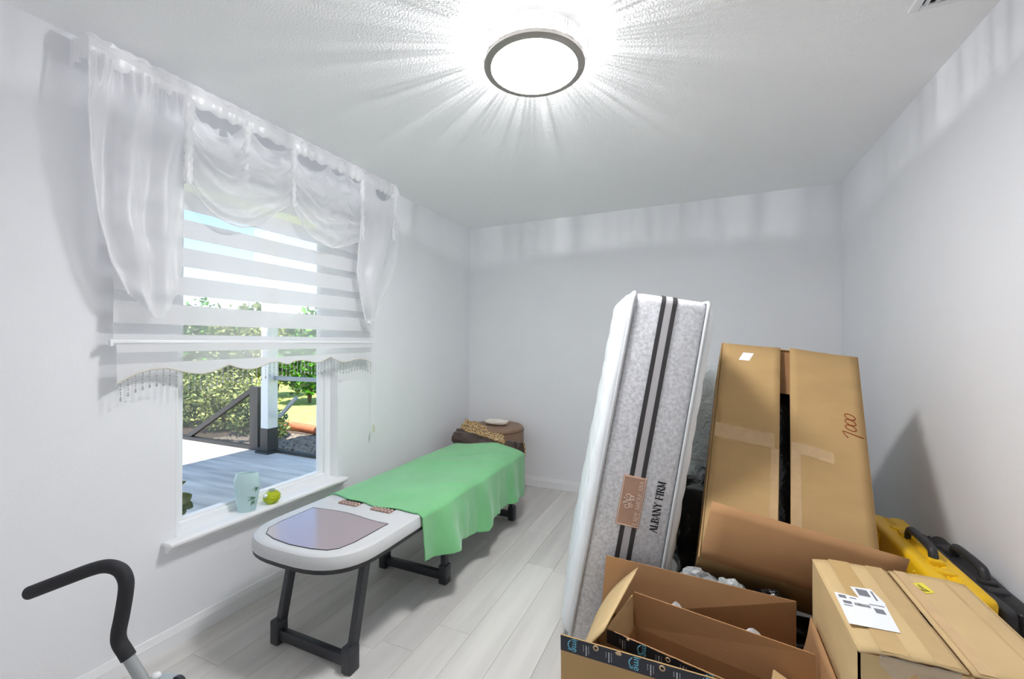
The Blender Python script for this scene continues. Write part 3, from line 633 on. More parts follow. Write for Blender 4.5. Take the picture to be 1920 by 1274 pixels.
# green towel
M_green = mat('green_terry', (118, 186, 128), .92, var=.05, scale=7, bump=.5, bscale=420, bdist=.0025, sheen=.35, spec=.1)
hem = [(1.86, .315), (1.90, .305), (2.06, .285), (2.19, .262), (2.22, .285), (2.36, .245), (2.45, .232), (2.53, .215), (2.60, .255), (2.75, .25), (3.11, .24), (3.30, .21), (3.42, .20)]
TX0, TX1 = BX-BW-.006, BX+BW+.008
def topz(x, y):
    c = 1-((x-BX)/BW)**2; s = sstep(2.42, 2.85, y)
    z = .5615+.034*s*max(0, c)**.7+.010*sstep(1.9, 2.15, y)*(1-sstep(2.2, 2.45, y))*max(0, c)
    z += .010*math.exp(-((y-2.30-.25*(x-BX))/.05)**2)*sstep(-.1, .3, x-BX)
    z += .013*math.sin(8*(x-BX)+6*y)*s*max(0, c)+.009*noise.noise(V((x*5, y*5, 0)))*max(0, c)+.009*max(0, math.sin(24*(y-.6*x)))**2*s*max(0, c)
    return z
def towel(u, v):
    y = 1.868+(3.29-1.868)*v
    yf = (1-v)**3
    if u < .12:                                     # short hang on the wall side
        k = u/.12; z = .44+(.552-.44)*k; return V((TX0-.012*(1-k), y+.03*yf, z))
    if u < .60:
        k = (u-.12)/.48; x = TX0+(TX1-TX0)*k; z = topz(x, y)
        z -= .016*((2*k-1)**12)
        edge = .03*(1-k)+.008*math.sin(k*19)+.012*math.sin(k*7+1)
        return V((x, y+edge*yf, max(z, .5605 if .03 < k < .97 else .545)))
    k = (u-.60)/.40; zh = interp(hem, y)+.006*noise.noise(V((y*30, 0, 0))); z = .547+(zh-.547)*k
    x = TX1+.004+.016*k+(.030*math.sin(y*12.5+.6)+.018*math.sin(y*27+2)+.02*noise.noise(V((y*5, k*2, 3))))*k**.7
    x += .030*k*math.exp(-((y-2.17)/.10)**2)-.02*k*sstep(2.9, 3.28, y)
    return V((max(x, TX1+.002), y+.018*k*(1-v)-.03*k*math.exp(-((y-3.40)/.05)**2)*0, z))
tw = obj('towel', MB().grid(towel, 90, 150), M_green, None, True); solid(tw, .005, 1)
tag(tw, 'bright green towel spread over the massage bed', 'towel')

# ================================================================== OTTOMAN, THROW AND PAD BEHIND THE BED
M_otto = mat('tan_brown_leather', (140, 112, 92), .5, var=.08, scale=9, bump=.2, bscale=140)
OX, OY, OR = -1.885, 3.838, .272
ot = thing('ottoman', 'round tan leather ottoman with a tufted lid in the room corner', 'ottoman', (OX, OY, 0))
obj('drum', MB().lathe([(.255, 0), (OR-.004, .012), (OR, .06), (OR, .43), (OR-.006, .465), (.2, .468), (0, .468)], (OX, OY, 0), 56), M_otto, ot, 50)
def lid(u, v):
    a = 2*math.pi*u; r_ = OR*.995*(1-v); z = .64+.022*math.sqrt(max(0, 1-(1-v)**6))-.028*math.exp(-((1-v)/.16)**2)+.006*math.cos(a*8)*(1-v)*v*4*.4
    return V((OX+r_*math.cos(a), OY+r_*math.sin(a), z))
ld = obj('lid', MB().lathe([(.25, .47), (OR+.002, .476), (OR+.006, .50), (OR+.006, .612), (OR+.002, .634), (OR*.995, .64)], (OX, OY, 0), 56).grid(lid, 56, 14), M_otto, ot, True)
obj('seam', MB().tube([(OX+(OR+.006)*math.cos(2*math.pi*i/64), OY+(OR+.006)*math.sin(2*math.pi*i/64), .612) for i in range(65)], .004, 6, False), mat('dark_brown_piping', (84, 64, 52), .6), ld, True)
obj('button', MB().lathe([(0, .646), (.012, .643), (.014, .638)], (OX, OY, 0), 16), M_otto, ld, True)
def gold_nodes(n, L):
    p = n.new('ShaderNodeBsdfPrincipled'); p.inputs['Roughness'].default_value = .32; p.inputs['Metallic'].default_value = .35
    tc = n.new('ShaderNodeTexCoord'); vo = n.new('ShaderNodeTexVoronoi'); vo.inputs['Scale'].default_value = 110; L.new(tc.outputs['Object'], vo.inputs['Vector'])
    cr_ = n.new('ShaderNodeValToRGB'); e = cr_.color_ramp.elements; e[0].position = .25; e[0].color = (.06, .03, .010, 1); e[1].position = .5; e[1].color = (.50, .26, .06, 1)
    k = cr_.color_ramp.elements.new(.75); k.color = (.85, .74, .5, 1)
    L.new(vo.outputs['Distance'], cr_.inputs[0]); L.new(cr_.outputs[0], p.inputs['Base Color']); return p.outputs[0]
M_gold = shader('gold_leopard_fabric', gold_nodes)
M_brn = mat('dark_brown_satin', (66, 50, 42), .35, var=.45, scale=16, spec=.5, sheen=.3)
th = thing('throw_blanket', 'crumpled gold leopard print throw with dark brown underside on the ottoman', 'blanket', (-1.80, 3.55, .56))
def gold(u, v):
    x = -2.14+.46*u; y = 3.60+.16*v*(1-.75*u)-.05*u
    z = .668+.035*math.sin(math.pi*v)*(1-.6*u)-.09*u**1.5+.020*noise.noise(V((u*7, v*5, 1)))+.012*math.sin(v*17+u*8)
    return V((x+.02*noise.noise(V((u*5, v*6, 4))), y, z))
solid(obj('gold_fold', MB().grid(gold, 50, 24), M_gold, th, True), .012)
def gold_front(u, v):
    x = -2.14+.50*u; y = 3.60-.035*math.sin(math.pi*v)-.02*v-.05*u; z = .668-.09*u**1.5-.06*v*(1-.5*u)+.010*noise.noise(V((u*8, v*6, 8)))
    return V((x, y, z))
solid(obj('gold_fold', MB().grid(gold_front, 50, 14), M_gold, th, True), .012)
def brown(u, v):
    x = -2.16+.665*u; y = 3.545-.09*math.sin(math.pi*v*.8)-.01*v+.015*math.sin(u*9); z = .635-.075*u-.125*v+.014*noise.noise(V((u*8, v*5, 6)))+.016*math.sin(u*6.5+1)
    return V((x, y, z))
solid(obj('brown_fold', MB().grid(brown, 60, 18), M_brn, th, True), .01)
def tail(u, v):
    x = -1.535+.055*u+.03*math.sin(v*3)-.02*v; y = 3.47+.10*u+.03*v; z = .60-.27*v-.03*u+.01*noise.noise(V((u*4, v*7, 2)))
    return V((x+.012*math.sin(u*9+v*4), y, z))
solid(obj('hanging_end', MB().grid(tail, 14, 30), M_brn, th, True), .008)
obj('gold_edge', MB().tube([tail(.9, i/30)+V((.006, -.004, 0)) for i in range(31)], .008, 6), M_gold, th, True)
pd = obj('face_pad', MB().blob((-1.86, 3.80, .695), (.125, .07, .027), 4, .10, 2.2, 5, box=.3), mat('cream_foam', (222, 214, 204), .9, bump=.3, bscale=90), None, True)
tag(pd, 'small cream foam pad lying on the ottoman lid', 'pad')

# ================================================================== EXERCISE MACHINE HANDLE (lower left)
M_foam = mat('black_foam_grip', (42, 42, 46), .75, bump=.25, bscale=300)
M_grey = mat('grey_painted_steel', (158, 162, 162), .35, spec=.5, metal=.2)
ex = thing('exercise_machine', 'grey steel exercise machine with a bent black foam handlebar', 'exercise machine', (-1.30, .63, 0))
H0 = [V(p) for p in ((-1.591, .502, .828), (-1.50, .541, .866), (-1.44, .568, .890), (-1.405, .584, .897), (-1.376, .597, .887), (-1.362, .603, .862), (-1.362, .603, .83), (-1.372, .600, .77), (-1.381, .597, .725), (-1.379, .598, .70), (-1.366, .604, .676), (-1.357, .608, .66))]
def smooth_path(P, n=6):
    out = []
    for i in range(len(P)-1):
        p0 = P[max(i-1, 0)]; p1 = P[i]; p2 = P[i+1]; p3 = P[min(i+2, len(P)-1)]
        for k in range(n):
            t = k/n; out.append(.5*((2*p1)+(p2-p0)*t+(2*p0-5*p1+4*p2-p3)*t*t+(3*p1-p0-3*p2+p3)*t**3))
    return out+[P[-1]]
obj('foam_grip', MB().tube(smooth_path(H0), .0165, 16), M_foam, ex, 50)
a0 = H0[0]; dd = (H0[0]-H0[1]).normalized()
obj('tube_end', MB().tube([a0-dd*.002, a0+dd*.004], .0125, 14), M_grey, ex)
obj('handle_tube', MB().tube([H0[-1]+V((-.006, -.003, .012)), H0[-1], (-1.338, .617, .625), (-1.322, .625, .595), (-1.30, .635, .55)], .0135, 14), M_grey, ex)
obj('bracket', MB().rbox((-.036, -.03, -.05), (.036, .03, .05), .012, 2, frame((-1.298, .632, .560), (.9, .4, 0), (0, 0, 1))), M_grey, ex)
obj('bolt_cap', MB().lathe([(0, .612), (.008, .611), (.011, .606), (.011, .600)], (-1.298, .640, .004), 14), mat('white_bolt_cap', (222, 224, 226), .3), ex, True)
obj('adjust_knob', MB().lathe([(.006, 0), (.006, .012), (.018, .014), (.019, .026), (.015, .032), (0, .032)], (0, 0, 0), 14, frame((-1.268, .655, .578), (0, .3, 1), (1, .2, 0))), M_dark, ex, 40)
obj('post', MB().tube([(-1.30, .635, .56), (-1.27, .64, .03)], .022, 14), M_grey, ex)
obj('base_bar', MB().rbox((-1.50, .61, .0), (-1.04, .67, .035), .01, 2), M_grey, ex)
obj('base_bar', MB().rbox((-1.30, .20, .0), (-1.24, .64, .033), .01, 2), M_grey, ex)
# ================================================================== MATTRESS
mTL, mBL = V((-.269, 1.958, 1.702)), V((-.559, 1.955, .060)); mE = V((.285, .0687, -.039))
ml = (mTL-mBL); mL = ml.length; ml.normalize(); mt = (mE-ml*mE.dot(ml)).normalized(); md_ = ml.cross(mt).normalized()   # up, across, into the room
if md_.y < 0: md_ = -md_
MT, MD = .345, .88
mBL = mBL-mt*.014
def mp_(t, d, l): return mBL+mt*(MT/2+(t-MT/2)*(1+.12*(1-l/mL)))+md_*d+ml*l      # slumps a little wider towards the floor
def mU(u): return .014+u*(MT-.028)
def mbox(lo, hi, r, n):
    b = MB().rbox(lo, hi, r, n); b.v = [mp_(*q) for q in b.v]; return b
M_band = mat('grey_damask_border', (212, 213, 217), .85, var=.20, scale=70, bump=.4, bscale=70, bdist=.003, detail=3)
M_quilt = mat('white_quilted_knit', (234, 237, 240), .85, bump=.25, bscale=180)
M_str = mat('charcoal_stripe', (62, 60, 62), .7)
M_pip = mat('pale_grey_piping', (204, 206, 208), .7)
ma = thing('mattress', 'white and grey mattress standing on end, leaning by the boxes', 'mattress', mp_(MT/2, MD/2, 0)*1.0)
obj('border', mbox((.012, 0, 0), (MT-.012, MD, mL), .035, 4), M_band, ma, 60)
def qpanel(side):
    def f(u, v):
        a = u*MD; l_ = v*mL; e = min(u*MD, (1-u)*MD, v*mL, (1-v)*mL); rim = min(1, e/.06); bulge = .034*math.sqrt(max(0, 1-(1-rim)**2))
        cx = MD/2; cl = mL/2
        dx = a-cx; dl = l_-cl
        sq = .985+.0*rim
        q = abs(math.sin((a+l_*.8)*math.pi/.22))*abs(math.sin((a-l_*.8)*math.pi/.22))
        t = (-bulge-.012*(q**.5)*rim+.012) if side < 0 else (MT-.012+bulge+.012*(q**.5)*rim)
        # rounded corners of the panel outline
        R_ = .09; ax = max(0, abs(dx)-(cx-R_)); al = max(0, abs(dl)-(cl-R_)); hyp = math.hypot(ax, al)
        if hyp > R_*.001 and ax > 0 and al > 0:
            m = max(ax, al); k = m/hyp
            a = cx+math.copysign(cx-R_+ax*k, dx); l_ = cl+math.copysign(cl-R_+al*k, dl)
        return mp_(t, a, l_)
    return MB().grid(f, 60, 100)
for s_ in (-1, 1): solid(obj('quilted_panel', qpanel(s_), M_quilt, ma, True), .004)
def loop(t, o=.0):
    pts = []; R_ = .035
    for cx, cl, a0 in ((MD-R_, mL-R_, 0), (R_, mL-R_, 90), (R_, R_, 180), (MD-R_, R_, 270)):
        for k in range(7): a = math.radians(a0+k*15); pts.append(mp_(t, cx+(R_+o)*math.cos(a), cl+(R_+o)*math.sin(a)))
    return pts+pts[:1]
for t in (.014, MT-.014): obj('piping', MB().tube(loop(t, .001), .0085, 8, False), M_pip, ma, True)
def strap(t0, t1, o):
    mb = MB(); A = loop(t0, o); B = loop(t1, o); n = len(A); mb.v = A+B; mb.f = [(i, i+1, n+i+1, n+i) for i in range(n-1)]; return mb
for u0, u1 in ((.375, .435), (.525, .585)): obj('stripe', strap(mU(u0), mU(u1), .004), M_str, ma, True)
obj('stripe_centre', strap(mU(.435), mU(.525), .0035), mat('light_stripe', (190, 188, 190), .7), ma, True)
M_tag = mat('tan_label', (186, 150, 128), .6, var=.05, scale=30)
M_let = mat('pale_embroidery', (232, 214, 200), .7)
M_blk = mat('black_lettering', (22, 22, 26), .6)
tg = obj('label_tag', mbox((mU(.305), -.006, .613), (mU(.61), -.001, .848), .002, 1), M_tag, ma)
obj('tag_border', MB().tube([mp_(mU(a), -.0065, b) for a, b in ((.32, .619), (.595, .619), (.595, .842), (.32, .842), (.32, .619))], .0012, 5, False), M_let, tg)
def txt_frame(t, l_, off): return frame(mp_(t, off, l_), ml, -mt)      # reads upwards
obj('lettering', serif_mb('LADY AMERICANA', .018, .205, txt_frame(mU(.575), .628, -.0072)), M_let, tg, None)
sw = MB()
def spiral(cx, cy, r0, turns, a0, sgn, n=26):
    return [mp_(mU(.43)+(cx+r0*(1-.8*i/n)*math.cos(a0+sgn*turns*2*math.pi*i/n)), -.0072, .73+(cy+r0*(1-.8*i/n)*math.sin(a0+sgn*turns*2*math.pi*i/n))) for i in range(n+1)]
for args in ((-.008, .022, .017, 1.3, 3.6, 1), (-.008, -.022, .017, 1.3, 2.7, -1), (.010, .018, .012, 1.2, 4.7, -1), (.010, -.016, .012, 1.2, 1.5, 1)): sw.tube(spiral(*args), .0014, 5)
sw.tube([mp_(mU(.43)+a, -.0072, .73+b) for a, b in ((-.024, -.008), (-.008, .002), (.008, .008), (.022, .012))], .0016, 5)
obj('swirl_logo', sw, M_let, tg, True)
obj('lettering', serif_mb('ALBANY FIRM', .033, .238, txt_frame(mU(.845), .612, -.0016), th=.0015, wt=.17, ws=.07), M_blk, ma, None)

# ================================================================== CARDBOARD
def card(name, rgb, var=.05):
    return mat(name, rgb, .8, var=var, scale=5, stretch=(1, 1, 3), bump=.15, bscale=90, spec=.15)
M_card = card('kraft_board', (182, 150, 104)); M_card_in = card('kraft_board_inner', (168, 126, 88)); M_card_pale = card('pale_kraft_board', (206, 178, 132)); M_card_red = card('brown_kraft_board', (172, 131, 92))
M_tape = mat('clear_brown_tape', (206, 172, 124), .18, var=.05, scale=18, spec=.6, bump=.3, bscale=25, bdist=.002)
M_tape2 = mat('dull_brown_tape', (196, 165, 114), .25, var=.04, scale=18, spec=.5)
M_paper = mat('white_paper', (238, 240, 246), .6); M_ink = mat('grey_ink', (120, 122, 130), .7)
CT = .005
# ---- tall box leaning back on the bags
TL, BL_ = V((.150, 2.661, 1.469)), V((-.010, 1.943, .582)); e1 = V((.602, -.011, -.072)); W1 = e1.length; e1.normalize()
e2 = TL-BL_; e2 = (e2-e1*e2.dot(e1)); H1 = e2.length; e2.normalize(); e3 = e1.cross(e2)       # e3 points out of the front
if e3.y > 0: e3 = -e3
D1 = .40
def tb(a, b, c): return BL_+e1*a+e2*b-e3*c          # right, up, back
tall = thing('tall_carton', 'tall brown cardboard carton leaning back with its front flaps ajar', 'cardboard box', tb(W1/2, 0, D1/2))
bd_ = MB()
bd_.panel(tb(0, 0, 0), tb(0, 0, D1), tb(0, H1, D1), tb(0, H1, 0), -CT).panel(tb(W1, 0, 0), tb(W1, 0, D1), tb(W1, H1, D1), tb(W1, H1, 0), CT)
bd_.panel(tb(0, 0, D1), tb(W1, 0, D1), tb(W1, H1, D1), tb(0, H1, D1), CT).panel(tb(0, 0, 0), tb(W1, 0, 0), tb(W1, 0, D1), tb(0, 0, D1), CT).panel(tb(0, H1, 0), tb(W1, H1, 0), tb(W1, H1, D1), tb(0, H1, D1), -CT)
obj('body', bd_, M_card, tall)
g0, g1 = .455*W1, .522*W1
def bent(a0, a1, lift):
    """front flap with a soft bend near its free edge"""
    def f(u, v):
        a = a0+(a1-a0)*u; return tb(a, H1*(.035+.961*v), -.004-lift*u*u*(1+.3*math.sin(v*5)))
    return MB().grid(f, 8, 12)
fl = obj('flap', bent(.002, g0, .014), M_card, tall, True); solid(fl, .005)
fr_ = obj('flap', bent(W1-.002, g1, .026), M_card, tall, True); solid(fr_, .005)
obj('inner_flap', MB().panel(tb(.01, H1-.008, .012), tb(W1-.01, H1-.008, .012), tb(W1-.01, H1-.26, .03), tb(.01, H1-.26, .03), CT), M_card_in, tall)
pfl, pfr = V((.0375, 1.965, .813)), V((.623, 1.900, .727))
lfp = MB().grid(lambda u, v: (BL_.lerp(tb(W1, 0, 0), u)).lerp(pfl.lerp(pfr+V((.03, 0, 0)), u), v)+V((0, -.012, -.002))*math.sin(math.pi*v), 10, 6)
solid(obj('lower_flap', lfp, M_card_red, tall, True), .005)
def on_flap(a0, a1, lift, u0, u1, v0, v1, skew=0):
    def f(p, q):
        u = u0+(u1-u0)*p; v = v0+(v1-v0)*q+skew*p
        return tb(a0+(a1-a0)*u, H1*(.035+.961*v), -.0075-lift*u*u*(1+.3*math.sin(v*5))-.0003*math.sin(p*40+q*9))
    return MB().grid(f, 14, 8)
M_ctape = mat('clear_film_tape', (190, 158, 114), .14, var=.06, scale=30, spec=.7, bump=.5, bscale=45, bdist=.003)
obj('packing_tape', on_flap(.002, g0, .014, .02, .93, .475, .545, -.015), M_ctape, fl, True)
obj('packing_tape', on_flap(.002, g0, .014, .88, .99, .03, .46), M_ctape, fl, True)
obj('packing_tape', on_flap(W1-.002, g1, .026, .86, .99, .03, .50), M_ctape, fr_, True)
obj('packing_tape', on_flap(W1-.002, g1, .026, .42, .86, .445, .495, .01), M_ctape, fr_, True)
obj('sticker', MB().panel(tb(.085, H1*.905, -.0075), tb(.135, H1*.905, -.0085), tb(.155, H1*.95, -.0095), tb(.105, H1*.95, -.0085), .0008), M_paper, fl)
M_red = mat('orange_brown_marker', (150, 72, 34), .7)
def mk(pts): return [tb(W1-.042+a*.042, H1*.665+b*.05, -.0085) for a, b in pts]
hw = MB()
for q in ([(-.55, -1.75), (-1.0, -1.15), (-.4, -1.25), (.2, -1.4), (.8, -1.55)],) : hw.tube(smooth_path(mk(q), 4), .0022, 5)
for b0 in (-.70, -.12, .46):
    hw.tube(smooth_path(mk([(-.25+.48*math.cos(k*.7), b0+.26*math.sin(k*.7)-.12*math.cos(k*.7)) for k in range(10)]), 2), .0022, 5)
obj('handwriting', hw, M_red, fr_, True)
# black wrapped goods inside it
M_blackbag = mat('black_plastic_film', (20, 20, 23), .22, spec=.6, bump=.5, bscale=30, bdist=.01)
MT1 = Matrix(((e1.x, e2.x, -e3.x, BL_.x), (e1.y, e2.y, -e3.y, BL_.y), (e1.z, e2.z, -e3.z, BL_.z), (0, 0, 0, 1)))
tag(obj('wrapped_bundle', MB().blob((W1/2, H1*.44, D1*.52), (W1*.42, H1*.40, D1*.36), 4, .05, 4, 3, box=.75, M=MT1), M_blackbag, None, True), 'black plastic wrapped bundle inside the tall leaning carton', 'bundle')

# ---- large open carton at the front with printed tape
M_ptape = mat('navy_black_printed_tape', (34, 38, 50), .3, spec=.5, bump=.2, bscale=30)
M_cyan = mat('cyan_print', (112, 190, 214), .5); M_wprint = mat('white_print', (206, 208, 212), .5); M_tan = mat('torn_kraft_spot', (206, 178, 140), .8)
bx0, bx1, by0, by1, bz = -.432, .318, 1.372, 1.892, .272
big = thing('open_carton', 'large open cardboard carton with dark printed tape, nearest the camera', 'cardboard box', ((bx0+bx1)/2, (by0+by1)/2, 0))
b_ = MB().box((bx0, by0, 0), (bx1, by1, CT)).box((bx0, by0, 0), (bx0+CT, by1, bz)).box((bx1-CT, by0, 0), (bx1, by1, bz)).box((bx0, by0, 0), (bx1, by0+CT, bz)).box((bx0, by1-CT, 0), (bx1, by1, bz))
obj('body', b_, M_card, big)
fzt = .502
F0, F1, F2, F3 = V((bx0, by0, bz)), V((bx1, by0, bz)), V((bx1, by0-.005, fzt)), V((bx0, by0-.005, fzt))
ff = obj('front_flap', MB().panel(F0, F1, F2, F3, -CT), M_card, big)
obj('back_flap', MB().panel((bx0+.02, by1, bz), (bx1, by1, bz), (.315, 1.862, .522), (-.393, 1.922, .522), CT), M_card_red, big)
def lflap(u, v):
    y = by0+.03+(by1-by0-.05)*u; tz = .545-.02*u; tx = -.292+.045*u
    p = V((bx0+.003, y, bz)).lerp(V((tx, y-.02+.01*u, tz)), v); return p+V((-.018, 0, .006))*math.sin(math.pi*v)
solid(obj('side_flap', MB().grid(lflap, 8, 8), M_card_pale, big, True), .005)
solid(obj('side_flap', MB().grid(lambda u, v: V((bx1, by0+.04+(by1-by0-.06)*u, bz)).lerp(V((.335, 1.40+.33*u, .545)), v)+V((.006, 0, 0))*math.sin(math.pi*v), 6, 6), M_card_red, big, True), .005)
def tape_on(parent, a, b, up_, h, items, off):
    """dark tape along the edge a-b hanging down by h, with print; off = outward normal"""
    a = V(a); b = V(b); dx = (b-a).normalized(); Ln = (b-a).length; dn = -V(up_).normalized(); n = V(off).normalized()
    mb = MB()
    N = 30; r = random.Random(int(Ln*1000))
    top = [a+dx*Ln*i/N+V(up_)*r.uniform(-.003, .003) for i in range(N+1)]
    lo = [a+dx*Ln*i/N+dn*h for i in range(N+1)]
    mb.v = [p+n*.0012 for p in top+lo]; mb.f = [(i, i+1, N+1+i+1, N+1+i) for i in range(N)]
    tp = obj('printed_tape', mb, M_ptape, parent, None)
    def fr2(x, y): return frame(a+dx*x+dn*y+n*.0018, dn, dx)       # text runs downwards, letter tops to the right
    for kind, x, y, s in items:
        if kind[0] == '"': obj('lettering', text_mb(kind[1:], s, fr2(x, y), .0004), M_cyan, tp, None)
        elif kind == 'smile':
            pts = [a+dx*(x-.010*math.sin(math.pi*k/10))+dn*(y+s*k/10)+n*.002 for k in range(11)]
            arr = MB().tube(pts, [.0008+.0012*math.sin(math.pi*min(1, k/10*.9+.1)) for k in range(11)], 5)
            q = pts[-1]; arr.tube([q+dx*-.010-dn*.003, q, q+dn*-.010+dx*.003], .0014, 5); obj('smile_arrow', arr, M_cyan, tp, True)
        elif kind == 'fine':
            fm = MB(); rr2 = random.Random(int(x*900))
            for c_, ln, w_ in ((0, s, .0035), (.009, s*.8, .0015), (-.008, s*.55, .0015)):
                y0 = 0
                while y0 < ln:
                    q = rr2.uniform(.002, .006); p = a+dx*(x+c_)+dn*(y+y0)+n*.0018
                    fm.add([p, p+dx*w_, p+dx*w_+dn*q, p+dn*q], [(0, 1, 2, 3)]); y0 += q+.0012
            obj('fine_print', fm, M_wprint, tp, None)
        elif kind == 'ring':
            pts = [a+dx*(x+s*math.cos(k*math.pi/8))+dn*(y+s*math.sin(k*math.pi/8))+n*.002 for k in range(17)]
            obj('round_mark', MB().tube(pts, s*.3, 6, False), M_tan, tp, True)
        elif kind == 'torn':
            obj('torn_spot', MB().blob(a+dx*x+dn*y+n*.001, (s, .002, s*.7), 2, .5, 2, int(x*99)), M_tan, tp, None)
    return tp
tape_on(ff, F3, F2, (F3-F0), .050, [('smile', .036, .006, .034), ('"ime', .040, .000, .030), ('fine', .085, .012, .03), ('ring', .118, .010, .007), ('fine', .158, .012, .03), ('torn', .19, .006, .010), ('smile', .232, .006, .034), ('"ime', .237, .000, .030), ('fine', .285, .012, .03), ('ring', .32, .012, .007), ('fine', .36, .012, .03), ('smile', .435, .006, .034), ('"ime', .44, 0, .030), ('fine', .49, .012, .03), ('fine', .56, .012, .03), ('smile', .635, .006, .034), ('"ime', .64, 0, .03)], (0, -1, 0))
# ---- small open carton standing inside it
a_s = math.radians(-12.5); sx_ = V((math.cos(a_s), math.sin(a_s), 0)); sy_ = V((-math.sin(a_s), math.cos(a_s), 0))
S0 = V((-.2425, 1.72, 0))-sy_*.255; SW, SD, sz0, sz1 = .575, .255, .37, .50
def sp_(a, b, z): return S0+sx_*a+sy_*b+V((0, 0, z))
sml = thing('small_carton', 'smaller open cardboard carton standing inside the large open carton', 'cardboard box', sp_(SW/2, SD/2, .006))
z_ = .006
b_ = MB().panel(sp_(0, 0, z_), sp_(SW, 0, z_), sp_(SW, SD, z_), sp_(0, SD, z_), CT).panel(sp_(0, 0, z_), sp_(SW, 0, z_), sp_(SW, 0, sz0), sp_(0, 0, sz0), -CT).panel(sp_(0, SD, z_), sp_(SW, SD, z_), sp_(SW, SD, sz0), sp_(0, SD, sz0), CT)
b_.panel(sp_(0, 0, z_), sp_(0, SD, z_), sp_(0, SD, sz0), sp_(0, 0, sz0), CT).panel(sp_(SW, 0, z_), sp_(SW, SD, z_), sp_(SW, SD, sz0), sp_(SW, 0, sz0), -CT)
obj('body', b_, M_card_red, sml)
obj('back_flap', MB().panel(sp_(0, SD, sz0), sp_(SW, SD, sz0), sp_(SW, SD+.012, sz1), sp_(.0, SD+.003, sz1), CT), M_card_red, sml)
sf = obj('front_flap', MB().panel(sp_(0, 0, sz0), sp_(SW, 0, sz0), sp_(SW, -.01, sz1-.005), sp_(0, -.004, sz1-.005), -CT), M_card_red, sml)
obj('side_flap', MB().panel(sp_(0, .01, sz0), sp_(0, SD-.01, sz0), sp_(-.004, SD-.008, sz1-.01), sp_(-.004, .012, sz1-.012), -CT), M_card_pale, sml)
obj('side_flap', MB().panel(sp_(SW, .02, sz0), sp_(SW, SD-.01, sz0), sp_(SW-.11, SD-.03, sz0+.055), sp_(SW-.11, .04, sz0+.055), CT), M_card_pale, sml)
tape_on(sf, sp_(0, -.0045, sz1-.005), sp_(SW, -.0105, sz1-.005), V((0, 0, 1)), .045, [('fine', .055, .012, .03), ('torn', .075, .004, .006), ('smile', .118, .004, .032), ('"me', .122, -.002, .030), ('fine', .175, .012, .03), ('ring', .205, .012, .006), ('fine', .25, .010, .03), ('smile', .32, .004, .032), ('"me', .324, -.002, .03), ('fine', .38, .012, .03)], -sy_)
for (a, s_, sd_) in ((.155, .035, 3), (.405, .05, 4)):
    f_ = MB().grid(lambda u, v, a=a, s_=s_: sp_(a+s_*(2*u-1)*(1-.45*v), SD+.008+.006*v+.004*math.sin(u*9), sz1-.012+.026*v*(1-abs(2*u-1)**1.5)), 10, 4)
    obj('tape_scrap', f_, mat('torn_tape_film', (205, 204, 206), .15, spec=.8), sml, True)

# ---- sealed carton with shipping label
lx0, lx1, ly0, ly1, lz = .352, .752, 1.318, 1.800, .72
lb = thing('taped_carton', 'taped pale cardboard carton with white shipping label on top', 'cardboard box', ((lx0+lx1)/2, (ly0+ly1)/2, 0))
obj('body', MB().box((lx0, ly0, 0), (lx1, ly0+CT, lz-.012)).box((lx0, ly1-CT, 0), (lx1, ly1, lz-.006)).box((lx0, ly0, 0), (lx0+CT, ly1, lz-.006)).box((lx1-CT, ly0, 0), (lx1, ly1, lz-.006)).box((lx0, ly0, 0), (lx1, ly1, CT)), M_card_pale, lb)
lm = .558
def topflap(x0, x1, wob):
    def f(u, v):
        x = x0+(x1-x0)*u; y = ly0+(ly1-ly0)*v
        yy = y-.004*(1-v) + (.006*noise.noise(V((x*40, 0, wob))) if v == 0 else 0)
        return V((x, yy, lz-.005+.004*math.sin(math.pi*u)+.005*u*(1-v)*wob-.004*(1-u)**6))
    return MB().grid(f, 12, 14)
t1 = obj('top_flap', topflap(lx0, lm-.004, .6), M_card_pale, lb, True); solid(t1, .005)
t2 = obj('top_flap', topflap(lx1, lm+.004, .2), M_card_pale, lb, True); solid(t2, .005)
obj('inner_flap', MB().box((lx0+CT, ly0+CT, lz-.022), (lx1-CT, ly0+.20, lz-.017)).box((lx0+CT, ly1-.21, lz-.022), (lx1-CT, ly1-CT, lz-.017)), M_card_in, lb)
def strip(par, x0, x1, y0, y1, m, z=lz+.0005):
    obj('packing_tape', MB().grid(lambda u, v: V((x0+(x1-x0)*u, y0+(y1-y0)*v, z+.0012*math.sin(math.pi*(x0+(x1-x0)*u-lx0)/(lm-lx0) if x0 < lm else 0)+.0016)), 6, 4), m, par, True)
strip(t1, .398, .455, ly0, ly1, M_tape2); strip(t1, .50, .545, ly0, ly1, M_tape2); strip(t2, .575, .605, ly0, ly1, M_tape); strip(t2, .655, .70, ly0, ly1, M_tape2, lz-.001)
Zl = lz+.0045
def lab(pts, m, nm, z, th_=.0007, par=None):
    mb = MB().prism(pts, z, z+th_); return obj(nm, mb, m, par)
sl_ = lab([(.362, 1.567), (.357, 1.407), (.466, 1.414), (.477, 1.551)], M_paper, 'shipping_label', Zl, par=t1)
obj('label_piece', MB().prism([(.414, 1.620), (.420, 1.548), (.479, 1.551), (.466, 1.626)], Zl+.0004, Zl+.0010), M_paper, sl_)
